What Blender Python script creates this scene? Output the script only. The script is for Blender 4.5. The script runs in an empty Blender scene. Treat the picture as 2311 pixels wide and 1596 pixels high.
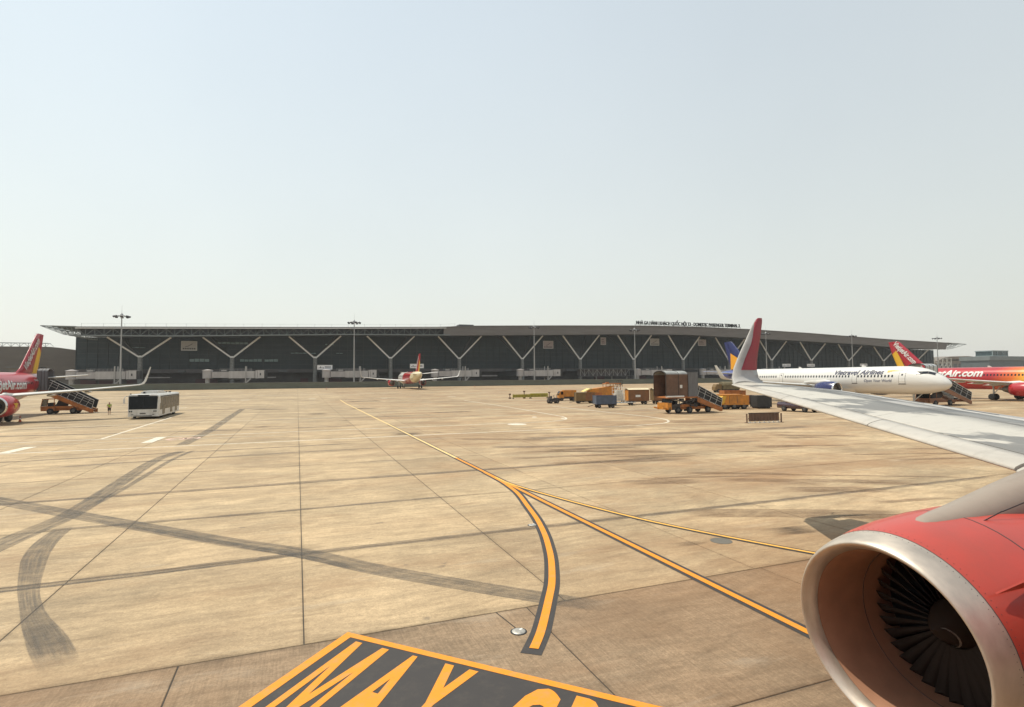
import bpy, bmesh, math, random
from mathutils import Vector, Matrix
sc = bpy.context.scene
COL = sc.collection
R = math.radians
random.seed(7)

# ---------------------------------------------------------------- camera, sky, sun, exposure
# world axes: +X rearward along our own aircraft, +Y outboard towards the terminal, Z up, metres
TH, F_PX, YC, SL = R(21.0926), 1255.773, 852.3305, -0.008045
_roll = math.atan(SL)
_pitch = math.atan((YC - 798.0) * math.cos(_roll) / F_PX)
def _w(x, y, z): return Vector((x*math.cos(TH) + y*math.sin(TH), -x*math.sin(TH) + y*math.cos(TH), z))
_F = _w(0, math.cos(_pitch), math.sin(_pitch)); _U = _w(0, -math.sin(_pitch), math.cos(_pitch)); _R = _w(1, 0, 0)
_c, _s = math.cos(_roll), math.sin(_roll)
_rt = _R*_c + _U*_s; _up = -_R*_s + _U*_c
cam_d = bpy.data.cameras.new('camera'); cam = bpy.data.objects.new('camera', cam_d); COL.objects.link(cam)
m3 = Matrix((_rt, _up, -_F)).transposed()
cam.matrix_world = Matrix.Translation((0, 0, 4.7)) @ m3.to_4x4()
cam_d.sensor_width = 36.0; cam_d.lens = F_PX/2311*36.0
cam_d.clip_start = 0.1; cam_d.clip_end = 12000
sc.camera = cam

HAZE_BASE, HAZE_SUN = 0.93, 0.36
SUN_EL, SUN_AZ = R(65), R(-47)          # azimuth from +Y towards +X
world = bpy.data.worlds.new('World'); sc.world = world; world.use_nodes = True
wn = world.node_tree; wn.nodes.clear()
sky = wn.nodes.new('ShaderNodeTexSky'); sky.sky_type = 'NISHITA'; sky.sun_disc = False
sky.sun_elevation = SUN_EL; sky.sun_rotation = SUN_AZ
sky.altitude = 0; sky.air_density = 1.3; sky.dust_density = 0.7; sky.ozone_density = 1.0
bg = wn.nodes.new('ShaderNodeBackground'); bg.inputs['Strength'].default_value = 0.15
wo = wn.nodes.new('ShaderNodeOutputWorld')
def _wm(op, a, b=None):
    n = wn.nodes.new('ShaderNodeMath'); n.operation = op
    for i, x in enumerate((a, b)):
        if x is None: continue
        if isinstance(x, (int, float)): n.inputs[i].default_value = x
        else: wn.links.new(x, n.inputs[i])
    return n.outputs[0]
# pale dry-season haze: thick towards the horizon, brighter on the sun's side, the same rule all round
wtc = wn.nodes.new('ShaderNodeTexCoord'); wsp = wn.nodes.new('ShaderNodeSeparateXYZ'); wn.links.new(wtc.outputs['Generated'], wsp.inputs[0])
wz = _wm('MAXIMUM', wsp.outputs['Z'], 0.0)
wfac = _wm('MULTIPLY_ADD', _wm('EXPONENT', _wm('MULTIPLY', wz, -1.35)), 0.74); wfac.node.inputs[2].default_value = 0.24
wdot = wn.nodes.new('ShaderNodeVectorMath'); wdot.operation = 'DOT_PRODUCT'; wn.links.new(wtc.outputs['Generated'], wdot.inputs[0])
wdot.inputs[1].default_value = (math.sin(SUN_AZ)*math.cos(SUN_EL), math.cos(SUN_AZ)*math.cos(SUN_EL), math.sin(SUN_EL))
wglow = _wm('MULTIPLY_ADD', wdot.outputs['Value'], HAZE_SUN); wglow.node.inputs[2].default_value = HAZE_BASE
whz = wn.nodes.new('ShaderNodeMix'); whz.data_type = 'RGBA'; whz.blend_type = 'MULTIPLY'; whz.inputs[0].default_value = 1.0
whz.inputs[6].default_value = (5.5, 5.44, 5.02, 1)
wno = wn.nodes.new('ShaderNodeTexNoise'); wno.inputs['Scale'].default_value = 2.2; wno.inputs['Detail'].default_value = 5; wn.links.new(wtc.outputs['Generated'], wno.inputs['Vector'])
wglow = _wm('MULTIPLY', wglow, _wm('ADD', _wm('MULTIPLY', wno.outputs[0], 0.14), 0.93))   # uneven haze
wcc = wn.nodes.new('ShaderNodeCombineColor'); [wn.links.new(wglow, wcc.inputs[i]) for i in range(3)]
wn.links.new(wcc.outputs[0], whz.inputs[7])
wmx = wn.nodes.new('ShaderNodeMix'); wmx.data_type = 'RGBA'
wcy = wn.nodes.new('ShaderNodeMix'); wcy.data_type = 'RGBA'; wcy.blend_type = 'MULTIPLY'; wcy.inputs[0].default_value = 1.0
wcy.inputs[7].default_value = (0.86, 1.08, 1.04, 1); wn.links.new(sky.outputs[0], wcy.inputs[6])
wn.links.new(wfac, wmx.inputs[0]); wn.links.new(wcy.outputs[2], wmx.inputs[6]); wn.links.new(whz.outputs[2], wmx.inputs[7])
wn.links.new(wmx.outputs[2], bg.inputs[0]); wn.links.new(bg.outputs[0], wo.inputs[0])

sun_d = bpy.data.lights.new('sun', 'SUN'); sun_d.energy = 4.2; sun_d.angle = R(0.5); sun_d.color = (1.0, 0.92, 0.77)
sun = bpy.data.objects.new('sun', sun_d); COL.objects.link(sun)
_S = Vector((math.sin(SUN_AZ)*math.cos(SUN_EL), math.cos(SUN_AZ)*math.cos(SUN_EL), math.sin(SUN_EL)))
sun.rotation_euler = _S.to_track_quat('Z', 'Y').to_euler(); sun.location = (0, 0, 60)
sc.view_settings.view_transform = 'Standard'; sc.view_settings.look = 'None'
sc.view_settings.exposure = 0.0; sc.view_settings.gamma = 1.0; sc.view_settings.use_curve_mapping = False
sc.render.engine = 'CYCLES'
sc.cycles.max_bounces = 6; sc.cycles.transparent_max_bounces = 16

# ---------------------------------------------------------------- materials
def nd(nt, t, **kw):
    n = nt.nodes.new(t)
    for k, v in kw.items(): setattr(n, k, v)
    return n
def math_n(nt, op, a, b=None, c=None, clamp=False):
    n = nt.nodes.new('ShaderNodeMath'); n.operation = op; n.use_clamp = clamp
    for i, x in enumerate((a, b, c)):
        if x is None: continue
        if isinstance(x, (int, float)): n.inputs[i].default_value = x
        else: nt.links.new(x, n.inputs[i])
    return n.outputs[0]
def noise_n(nt, vec, scale, detail=4, rough=0.55, stretch=None, loc=None):
    if stretch or loc:
        mp = nt.nodes.new('ShaderNodeMapping'); nt.links.new(vec, mp.inputs[0])
        if stretch: mp.inputs['Scale'].default_value = stretch
        if loc: mp.inputs['Location'].default_value = loc
        vec = mp.outputs[0]
    n = nt.nodes.new('ShaderNodeTexNoise'); n.inputs['Scale'].default_value = scale
    n.inputs['Detail'].default_value = detail; n.inputs['Roughness'].default_value = rough
    nt.links.new(vec, n.inputs['Vector'])
    return n.outputs[0]
def mr(nt, x, a, b, c, d, smooth=False):
    n = nt.nodes.new('ShaderNodeMapRange'); n.clamp = True
    if smooth: n.interpolation_type = 'SMOOTHSTEP'
    nt.links.new(x, n.inputs[0])
    for i, v in enumerate((a, b, c, d)): n.inputs[i+1].default_value = v
    return n.outputs[0]
def mixc(nt, fac, a, b, mode='MIX'):
    n = nt.nodes.new('ShaderNodeMix'); n.data_type = 'RGBA'; n.blend_type = mode
    if isinstance(fac, (int, float)): n.inputs[0].default_value = fac
    else: nt.links.new(fac, n.inputs[0])
    for i, x in ((6, a), (7, b)):
        if isinstance(x, tuple): n.inputs[i].default_value = (*x[:3], 1)
        else: nt.links.new(x, n.inputs[i])
    return n.outputs[2]
def new_mat(name):
    m = bpy.data.materials.new(name); m.use_nodes = True
    nt = m.node_tree; bs = nt.nodes['Principled BSDF']
    return m, nt, bs
_mats = {}
def M(name, col, rough=0.6, metal=0.0, var=0.12, scale=2.0, stretch=None, dirt=0.0, bump=0.0, spec=0.5, coat=0.0):
    if name in _mats: return _mats[name]
    m, nt, bs = new_mat(name)
    tc = nd(nt, 'ShaderNodeTexCoord').outputs['Object']
    n = noise_n(nt, tc, scale, 5, 0.6, stretch)
    k = mr(nt, n, 0.3, 0.7, 1-var, 1+var)
    c = mixc(nt, 1.0, tuple(col), nd(nt, 'ShaderNodeCombineColor').outputs[0], 'MULTIPLY')
    cc = [x for x in nt.nodes if x.bl_idname == 'ShaderNodeCombineColor'][-1]
    for i in range(3): nt.links.new(k, cc.inputs[i])
    if dirt:
        d = noise_n(nt, tc, scale*0.6, 6, 0.7, (1, 1, 0.35), (3, 1, 7))
        c = mixc(nt, mr(nt, d, 0.48, 0.75, 0, dirt), c, (0.09, 0.07, 0.05))
    nt.links.new(c, bs.inputs['Base Color'])
    rr = mr(nt, n, 0.3, 0.7, max(0.02, rough-0.08), min(1, rough+0.08)); nt.links.new(rr, bs.inputs['Roughness'])
    bs.inputs['Metallic'].default_value = metal
    bs.inputs['Specular IOR Level'].default_value = spec
    bs.inputs['Coat Weight'].default_value = coat
    if bump:
        b = nd(nt, 'ShaderNodeBump'); b.inputs['Strength'].default_value = bump; b.inputs['Distance'].default_value = 0.02
        nt.links.new(n, b.inputs['Height']); nt.links.new(b.outputs[0], bs.inputs['Normal'])
    _mats[name] = m
    return m

def concrete(name, base, far=False, groove=False):
    m, nt, bs = new_mat(name)
    pos = nd(nt, 'ShaderNodeNewGeometry').outputs['Position']
    oi = nd(nt, 'ShaderNodeObjectInfo')
    big = noise_n(nt, pos, 0.055, 4, 0.6)
    mid = noise_n(nt, pos, 0.5, 7, 0.65, (0.55, 1.0, 1.0))
    wob = nd(nt, 'ShaderNodeVectorMath', operation='MULTIPLY_ADD'); nz = nd(nt, 'ShaderNodeTexNoise'); nz.inputs['Scale'].default_value = 0.22; nz.inputs['Detail'].default_value = 3
    nt.links.new(pos, nz.inputs['Vector']); nt.links.new(nz.outputs['Color'], wob.inputs[0]); wob.inputs[1].default_value = (2.2, 1.1, 0); nt.links.new(pos, wob.inputs[2])
    wp_ = wob.outputs[0]
    strk = noise_n(nt, wp_, 1.0, 8, 0.72, (0.10, 0.75, 1.0))
    strk2 = noise_n(nt, wp_, 1.0, 7, 0.7, (0.6, 3.2, 1.0), (31, 9, 0))
    fine = noise_n(nt, pos, 9.0, 6, 0.75)
    brush = noise_n(nt, wp_, 1.0, 8, 0.75, (1.1, 4.2, 1.0), (3, 17, 0)); brush.node.inputs['Distortion'].default_value = 0.4
    grain = noise_n(nt, pos, 24.0, 5, 0.8)
    blot = noise_n(nt, pos, 0.28, 6, 0.68, None, (61, 5, 0))
    lo = 0.74 if far else 0.90
    for x, p in ((mid, (0.3, 0.7, 0.80, 1.15)), (blot, (0.35, 0.65, 0.82, 1.1)), (strk, (0.36, 0.60, lo, 1.06)), (strk2, (0.36, 0.6, 0.90, 1.05)), (brush, (0.34, 0.62, 0.78, 1.12)), (fine, (0.3, 0.7, 0.80, 1.17)), (grain, (0.3, 0.7, 0.74, 1.24))):
        f = mr(nt, x, *p)
        k = f if x is mid else math_n(nt, 'MULTIPLY', k, f)
    k = math_n(nt, 'MULTIPLY', k, mr(nt, big, 0.3, 0.7, 0.84, 1.12))
    if groove:
        gr = noise_n(nt, pos, 1.0, 4, 0.7, (26.0, 1.1, 1.0))
        k = math_n(nt, 'MULTIPLY', k, mr(nt, gr, 0.3, 0.7, 0.80, 1.14))
    if not far:
        so = nd(nt, 'ShaderNodeSeparateXYZ'); nt.links.new(nd(nt, 'ShaderNodeTexCoord').outputs['Generated'], so.inputs[0])
        ex = math_n(nt, 'MULTIPLY', math_n(nt, 'SUBTRACT', 0.5, math_n(nt, 'ABSOLUTE', math_n(nt, 'SUBTRACT', so.outputs['X'], 0.5))), 5.3)
        ey = math_n(nt, 'MULTIPLY', math_n(nt, 'SUBTRACT', 0.5, math_n(nt, 'ABSOLUTE', math_n(nt, 'SUBTRACT', so.outputs['Y'], 0.5))), 5.3)
        ed = math_n(nt, 'ADD', math_n(nt, 'MINIMUM', ex, ey), math_n(nt, 'MULTIPLY', math_n(nt, 'SUBTRACT', mid, 0.5), 0.35))
        k = math_n(nt, 'MULTIPLY', k, mr(nt, ed, 0.0, 0.07, 0.85, 1.0))
        k = math_n(nt, 'MULTIPLY', k, mr(nt, math_n(nt, 'ADD', ey, math_n(nt, 'MULTIPLY', math_n(nt, 'SUBTRACT', strk2, 0.5), 0.9)), 0.0, 0.18, 0.78, 1.0))
        k = math_n(nt, 'MULTIPLY', k, mr(nt, oi.outputs['Random'], 0, 1, 0.88, 1.08))
    else:
        sx = nd(nt, 'ShaderNodeSeparateXYZ'); nt.links.new(pos, sx.inputs[0])
        for ax, off, per, wd in (('X', 0.15, 5.15, 0.012), ('Y', 10.75, 5.47, 0.045)):
            f = math_n(nt, 'FRACT', math_n(nt, 'DIVIDE', math_n(nt, 'SUBTRACT', sx.outputs[ax], off - per/2), per))
            d = math_n(nt, 'ABSOLUTE', math_n(nt, 'SUBTRACT', f, 0.5))
            k = math_n(nt, 'MULTIPLY', k, mr(nt, d, 0.004, wd, 0.66, 1.0))
        # rubber streaks left by years of wheels, running along the taxi direction
        rub = noise_n(nt, pos, 1.0, 3, 0.5, (0.012, 0.30, 1.0), (5, 77, 0))
        k = math_n(nt, 'MULTIPLY', k, mr(nt, rub, 0.55, 0.72, 1.0, 0.66))
    cc = nd(nt, 'ShaderNodeCombineColor')
    for i in range(3): nt.links.new(k, cc.inputs[i])
    c = mixc(nt, 1.0, base, cc.outputs[0], 'MULTIPLY')
    st = noise_n(nt, pos, 0.33, 8, 0.7, (0.5, 1, 1), (12, 3, 0))
    c = mixc(nt, mr(nt, st, 0.53, 0.72, 0, 0.5), c, (0.22, 0.125, 0.065))
    sxp = nd(nt, 'ShaderNodeSeparateXYZ'); nt.links.new(pos, sxp.inputs[0])
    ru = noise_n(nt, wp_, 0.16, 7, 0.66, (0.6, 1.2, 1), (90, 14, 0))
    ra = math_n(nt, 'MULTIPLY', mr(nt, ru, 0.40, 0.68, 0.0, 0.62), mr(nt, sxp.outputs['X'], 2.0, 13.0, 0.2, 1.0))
    c = mixc(nt, ra, c, (0.26, 0.135, 0.06))  # reddish window-glass reflection painted into the colour towards the right, plus some real staining
    sp = noise_n(nt, pos, 1.7, 3, 0.5, None, (4, 44, 2))
    c = mixc(nt, mr(nt, sp, 0.72, 0.78, 0, 0.5), c, (0.12, 0.10, 0.08))
    lt = noise_n(nt, pos, 0.8, 6, 0.7, (0.3, 1.2, 1), (50, 8, 0))
    c = mixc(nt, mr(nt, lt, 0.58, 0.75, 0, 0.22), c, (0.62, 0.56, 0.45))
    nt.links.new(c, bs.inputs['Base Color'])
    nt.links.new(mr(nt, mid, 0.3, 0.7, 0.72, 0.9), bs.inputs['Roughness'])
    bs.inputs['Specular IOR Level'].default_value = 0.3
    b = nd(nt, 'ShaderNodeBump'); b.inputs['Strength'].default_value = 0.25; b.inputs['Distance'].default_value = 0.006
    nt.links.new(fine, b.inputs['Height']); nt.links.new(b.outputs[0], bs.inputs['Normal'])
    _mats[name] = m
    return m
BASE = (0.465, 0.348, 0.212)
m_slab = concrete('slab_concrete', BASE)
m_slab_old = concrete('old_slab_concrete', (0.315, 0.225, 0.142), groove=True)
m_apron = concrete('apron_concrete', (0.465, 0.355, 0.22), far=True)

def paint(name, col, wear=0.35, under=(0.33, 0.24, 0.14), wscale=3.4):
    m, nt, bs = new_mat(name)
    pos = nd(nt, 'ShaderNodeNewGeometry').outputs['Position']
    a = noise_n(nt, pos, wscale, 8, 0.75); b = noise_n(nt, pos, 14, 5, 0.7)
    v = mixc(nt, mr(nt, b, 0.3, 0.75, 0.0, 0.25), col, tuple(x*0.7 for x in col))
    c = mixc(nt, math_n(nt, 'MULTIPLY', mr(nt, a, 0.48, 0.66, 0.04, wear*1.5), mr(nt, b, 0.35, 0.6, 0.25, 1)), v, under)
    nt.links.new(c, bs.inputs['Base Color']); bs.inputs['Roughness'].default_value = 0.7
    _mats[name] = m
    return m
m_yellow = paint('yellow_paint', (0.74, 0.262, 0.004), 0.35)
m_glare = paint('glare_yellow_paint', (0.74, 0.53, 0.22), 0.5)  # far stretch of yellow line, sun glare put into its pale colour
m_thin = paint('thin_yellow_paint', (0.78, 0.42, 0.07), 0.4)
m_black = paint('black_paint', (0.034, 0.030, 0.029), 0.22, (0.10, 0.08, 0.06))
m_white = paint('white_paint', (0.70, 0.64, 0.52), 0.7)

def rubber(name, col, amt, scale=(1.2, 1.2)):
    """rubber left on concrete: see-through between the streaks"""
    m, nt, bs = new_mat(name)
    uv = nd(nt, 'ShaderNodeUVMap').outputs[0]
    pos = nd(nt, 'ShaderNodeNewGeometry').outputs['Position']
    sx = nd(nt, 'ShaderNodeSeparateXYZ'); nt.links.new(uv, sx.inputs[0])
    e = math_n(nt, 'SUBTRACT', 1.0, math_n(nt, 'ABSOLUTE', math_n(nt, 'SUBTRACT', math_n(nt, 'MULTIPLY', sx.outputs[0], 2.0), 1.0)))
    s = noise_n(nt, uv, 1.0, 5, 0.65, (7.0, 0.35, 1)); g = noise_n(nt, pos, 1.6, 6, 0.7)
    a = math_n(nt, 'MULTIPLY', mr(nt, e, 0.0, 0.10, 0, 1, True), mr(nt, s, 0.3, 0.62, 0.35, 1.0))
    a = math_n(nt, 'MULTIPLY', a, mr(nt, g, 0.3, 0.62, 0.45, 1.0))
    en = math_n(nt, 'MULTIPLY', mr(nt, sx.outputs[1], 0.0, 1.2, 0, 1, True), a)
    a = math_n(nt, 'MULTIPLY', en, amt, clamp=True)
    nt.links.new(a, bs.inputs['Alpha'])
    bs.inputs['Base Color'].default_value = (*col, 1); bs.inputs['Roughness'].default_value = 0.75
    _mats[name] = m
    return m
m_rub = rubber('tyre_rubber', (0.12, 0.10, 0.085), 0.5)
m_rub2 = rubber('dark_tyre_rubber', (0.105, 0.093, 0.08), 0.62)
m_stain = rubber('oil_stain', (0.07, 0.05, 0.035), 0.7)

# ---------------------------------------------------------------- mesh and object helpers
class MB:
    def __init__(s): s.v = []; s.f = []; s.m = []; s.sm = []; s.uv = None
    def add(s, vs, fs, mat=0, smooth=False):
        o = len(s.v); s.v += [tuple(p) for p in vs]
        for f in fs: s.f.append(tuple(i+o for i in f)); s.m.append(mat); s.sm.append(smooth)
    def box(s, x0, x1, y0, y1, z0, z1, mat=0, T=None):
        vs = [Vector((x, y, z)) for z in (z0, z1) for y in (y0, y1) for x in (x0, x1)]
        if T is not None: vs = [T @ p for p in vs]
        s.add(vs, [(0,2,3,1),(4,5,7,6),(0,1,5,4),(2,6,7,3),(0,4,6,2),(1,3,7,5)], mat)
    def prism(s, pts, ext, mat=0, smooth=False):
        """polygon pts (3D) pushed along ext"""
        pts = [Vector(p) for p in pts]; e = Vector(ext); n = len(pts)
        vs = pts + [p+e for p in pts]
        s.add(vs, [tuple(range(n))[::-1], tuple(range(n, 2*n))], mat)
        s.add(vs, [(i, (i+1) % n, n+(i+1) % n, n+i) for i in range(n)], mat, smooth)
    def tube(s, p, q, r, r2=None, n=8, mat=0, caps=True):
        p, q = Vector(p), Vector(q); r2 = r if r2 is None else r2
        d = (q-p).normalized(); a = d.orthogonal().normalized(); b = d.cross(a)
        vs = []
        for c, rr in ((p, r), (q, r2)):
            vs += [c + (a*math.cos(t)+b*math.sin(t))*rr for t in (2*math.pi*i/n for i in range(n))]
        s.add(vs, [(i, (i+1) % n, n+(i+1) % n, n+i) for i in range(n)], mat, n > 6)
        if caps: s.add(vs, [tuple(range(n))[::-1], tuple(range(n, 2*n))], mat)
    def bar(s, p, q, w, h=None, mat=0):
        """square bar"""
        p, q = Vector(p), Vector(q); h = w if h is None else h
        d = (q-p).normalized(); up = Vector((0, 0, 1)) if abs(d.z) < 0.95 else Vector((0, 1, 0))
        a = d.cross(up).normalized()*w/2; b = a.cross(d).normalized()*h/2
        vs = [c+x for c in (p, q) for x in (-a-b, a-b, a+b, -a+b)]
        s.add(vs, [(3,2,1,0),(4,5,6,7),(0,1,5,4),(1,2,6,5),(2,3,7,6),(3,0,4,7)], mat)
    def loft(s, rings, mat=0, smooth=True, cap0=True, cap1=True, closed=True):
        n = len(rings[0]); vs = [p for r in rings for p in r]; fs = []
        for k in range(len(rings)-1):
            for i in range(n if closed else n-1):
                j = (i+1) % n
                fs.append((k*n+i, k*n+j, (k+1)*n+j, (k+1)*n+i))
        s.add(vs, fs, mat, smooth)
        if cap0: s.add(rings[0], [tuple(range(n))[::-1]], mat)
        if cap1: s.add(rings[-1], [tuple(range(n))], mat)
    def lathe(s, c, axis, prof, n=24, mat=0, smooth=True, cap0=False, cap1=False):
        """prof: (distance along axis, radius)"""
        c = Vector(c); d = Vector(axis).normalized(); a = d.orthogonal().normalized(); b = d.cross(a)
        s.loft([[c+d*x+(a*math.cos(t)+b*math.sin(t))*r for t in (2*math.pi*i/n for i in range(n))] for x, r in prof], mat, smooth, cap0, cap1)
    def wheel(s, c, r, w, axis=(1, 0, 0), mat=0, n=14):
        s.lathe(c, axis, [(-w/2, r*0.55), (-w/2, r*0.9), (-w*0.35, r), (w*0.35, r), (w/2, r*0.9), (w/2, r*0.55)], n, mat, True, True, True)
    def build(s, name, mats, parent=None, kind=None, loc=None):
        me = bpy.data.meshes.new(name); me.from_pydata(s.v, [], s.f)
        if not isinstance(mats, (list, tuple)): mats = [mats]
        for m in mats: me.materials.append(m)
        me.polygons.foreach_set('material_index', s.m); me.polygons.foreach_set('use_smooth', s.sm)
        if s.uv:
            l = me.uv_layers.new(name='UVMap')
            for p in me.polygons:
                for li in p.loop_indices: l.data[li].uv = s.uv[me.loops[li].vertex_index]
        me.validate(); me.update()
        o = bpy.data.objects.new(name, me); COL.objects.link(o)
        if parent: o.parent = parent
        if loc: o.location = loc
        if kind: o['kind'] = kind
        return o
def obj_of(name, me, parent=None, loc=(0, 0, 0), rot=None, scale=None):
    o = bpy.data.objects.new(name, me); COL.objects.link(o); o.location = loc
    if parent: o.parent = parent
    if rot: o.rotation_euler = rot
    if scale: o.scale = scale
    return o
def tag(o, label, cat, group=None):
    o['label'] = label; o['category'] = cat
    if group: o['group'] = group
    return o
def thing(name, label, cat, loc=(0, 0, 0), rz=0.0, group=None):
    o = bpy.data.objects.new(name, None); COL.objects.link(o)
    o.location = loc; o.rotation_euler = (0, 0, rz)
    return tag(o, label, cat, group)
def kids(o):
    return list(o.children)
def dup(o, label, loc, rz=None, parent=None):
    c = o.copy(); COL.objects.link(c)
    if parent: c.parent = parent
    else:
        c['label'] = label; c.location = loc
        if rz is not None: c.rotation_euler = (0, 0, rz)
    for ch in kids(o): dup(ch, None, None, None, c)
    return c
def box_o(name, m, parent, *b, **k):
    mb = MB(); mb.box(*b); return mb.build(name, m, parent, **k)
_dg = None
def text_mesh(body, size=1.0, off=0.0, shear=0.0, extrude=0.0, spacing=1.0, align='LEFT'):
    cu = bpy.data.curves.new('lettering', 'FONT'); cu.body = body; cu.size = size; cu.offset = off
    cu.shear = shear; cu.extrude = extrude; cu.space_character = spacing; cu.align_x = align; cu.resolution_u = 4
    o = bpy.data.objects.new('lettering', cu); COL.objects.link(o)
    bpy.context.view_layer.update()
    dg = bpy.context.evaluated_depsgraph_get()
    me = bpy.data.meshes.new_from_object(o.evaluated_get(dg))
    bpy.data.objects.remove(o); bpy.data.curves.remove(cu)
    return me
def text_obj(name, body, m, parent, fit=None, **k):
    """flat lettering in its own XY plane; fit = (x0,x1,y0,y1) stretches it to that box"""
    me = text_mesh(body, **k); me.materials.clear(); me.materials.append(m); me.name = name
    if fit:
        xs = [v.co.x for v in me.vertices]; ys = [v.co.y for v in me.vertices]
        ax, bx, ay, by = min(xs), max(xs), min(ys), max(ys)
        for v in me.vertices:
            v.co.x = fit[0]+(v.co.x-ax)/(bx-ax)*(fit[1]-fit[0]); v.co.y = fit[2]+(v.co.y-ay)/(by-ay)*(fit[3]-fit[2])
    o = bpy.data.objects.new(name, me); COL.objects.link(o)
    if parent: o.parent = parent
    return o

def gz(v):
    """apron height: level near us, rising gently to the kerb in front of the terminal"""
    return 0.0 if v < 110 else 1.1 if v > 200 else 1.1*(v-110)/90.0
# ================================================================ APRON
m_joint = M('joint_filler', (0.045, 0.038, 0.03), 0.9, var=0.3)
UC = [-1400, -35.9, -14.21, 29.26, 87.75, 1400]; VC = [-400, -2.1, 10.75, 65.45, 110, 200, 1800]
mb = MB()
for i in range(5):
    for j in range(6):
        low = (1 <= i <= 3 and j == 2) or (i == 2 and j == 1)
        z0, z1 = (-0.012, -0.012) if low else (gz(VC[j]), gz(VC[j+1]))
        mb.add([(UC[i], VC[j], z0), (UC[i+1], VC[j], z0), (UC[i+1], VC[j+1], z1), (UC[i], VC[j+1], z1)], [(0, 1, 2, 3)], 1 if low else 0)
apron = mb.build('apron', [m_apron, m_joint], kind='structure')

def slab_mesh(sx, sy):
    b = MB(); g = 0.0105; x, y = sx/2-g, sy/2-g; c = 0.008
    b.loft([[(-x, -y, -0.03), (x, -y, -0.03), (x, y, -0.03), (-x, y, -0.03)], [(-x, -y, -c), (x, -y, -c), (x, y, -c), (-x, y, -c)],
            [(-x+c, -y+c, 0), (x-c, -y+c, 0), (x-c, y-c, 0), (-x+c, y-c, 0)]], 0, False, True, True)
    return b
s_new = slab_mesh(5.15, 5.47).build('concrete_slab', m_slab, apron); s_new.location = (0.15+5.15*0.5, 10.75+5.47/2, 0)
for k in range(-7, 17):
    for j in range(10):
        if (k, j) == (0, 0): continue
        obj_of('concrete_slab', s_new.data, apron, (0.15+5.15*(k+0.5), 10.75+5.47*(j+0.5), -0.0025*random.random()))
s_old = None
for k in range(-2, 5):
    for v0, v1 in ((6.46, 10.75), (2.2, 6.46), (-2.1, 2.2)):
        if s_old is None:
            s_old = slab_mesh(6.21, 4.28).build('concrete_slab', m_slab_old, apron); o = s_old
        else: o = obj_of('concrete_slab', s_old.data, apron)
        o.location = (-1.79+6.21*(k+0.5), (v0+v1)/2, -0.0025*random.random())

m_brush = rubber('brushed_stain', (0.17, 0.10, 0.055), 0.5)
def smooth_pts(pts, n=6):
    P = [Vector((*p, 0)) for p in pts]; out = []
    for i in range(len(P)-1):
        p0 = P[max(i-1, 0)]; p1, p2 = P[i], P[i+1]; p3 = P[min(i+2, len(P)-1)]
        for k in range(n):
            t = k/n
            out.append(0.5*((2*p1)+(p2-p0)*t+(2*p0-5*p1+4*p2-p3)*t*t+(3*p1-p0-3*p2+p3)*t**3))
    out.append(P[-1]); return [(p.x, p.y) for p in out]
def ribbon(name, pts, w, z, m, parent=apron, smooth=True, uv=False, off=0.0):
    if smooth and len(pts) > 2: pts = smooth_pts(pts)
    P = []
    for a, b in zip(pts, pts[1:]):                       # follow the slope of the apron
        P.append(a)
        for lv in (110, 200):
            if (a[1]-lv)*(b[1]-lv) < 0:
                t = (lv-a[1])/(b[1]-a[1]); P.append((a[0]+(b[0]-a[0])*t, lv))
        if uv and len(pts) < 6:
            for t in (0.25, 0.5, 0.75): P.append((a[0]+(b[0]-a[0])*t, a[1]+(b[1]-a[1])*t))
    P.append(pts[-1]); n = len(P); mb = MB(); mb.uv = []
    acc = 0; vs = []; ts = []
    for i, p in enumerate(P):
        a = Vector(P[max(i-1, 0)]); b = Vector(P[min(i+1, n-1)]); d = (b-a).normalized(); nrm = Vector((-d.y, d.x))
        if i: acc += (Vector(p)-Vector(P[i-1])).length
        ww = w if not callable(w) else w(i/(n-1))
        for sgn in (1, -1):
            q = Vector(p)+nrm*(off+sgn*ww/2); vs.append((q.x, q.y, gz(q.y)+z)); mb.uv.append(((1-sgn)/2, acc))
    for i in range(n): pass
    # fade both ends: second uv runs up from whichever end is nearer
    if uv: mb.uv = [(u, min(t, acc-t)) for u, t in mb.uv]
    mb.add(vs, [(2*i, 2*i+1, 2*i+3, 2*i+2) for i in range(n-1)])
    return mb.build(name, m, parent)

# taxi guide lines: yellow with black borders
curve = [(8.72, 26.5), (8.68, 24.2), (8.56, 22.57), (8.35, 21.03), (7.89, 19.0), (7.45, 17.13), (6.96, 15.46), (6.53, 14.23), (6.17, 13.3), (5.73, 12.31), (5.4, 11.63), (5.04, 10.99), (4.55, 10.14), (4.18, 9.53), (3.86, 9.07)]
curve_b = curve[:-1]+[(3.74, 8.92)]
ribbon('line_border', curve_b, 0.37, 0.004, m_black)
ribbon('guide_line', curve, 0.165, 0.012, m_yellow)
ribbon('line_border', [(8.75, 58), (8.75, -6)], 0.38, 0.0055, m_black)
ribbon('guide_line', [(8.75, 32), (8.75, -6)], 0.165, 0.0135, m_yellow)
ribbon('guide_line', [(8.75, 32), (8.75, 60), (8.62, 126)], 0.21, 0.0135, m_glare, smooth=False)
third = [(8.76, 25.0), (8.85, 23.03), (9.55, 19.66), (10.33, 16.69), (11.12, 14.48), (12.7, 11.16), (14.9, 7.3), (18, 2.5)]
ribbon('line_border', third, 0.31, 0.007, m_black)
ribbon('guide_line', third, 0.125, 0.015, m_thin)

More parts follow.
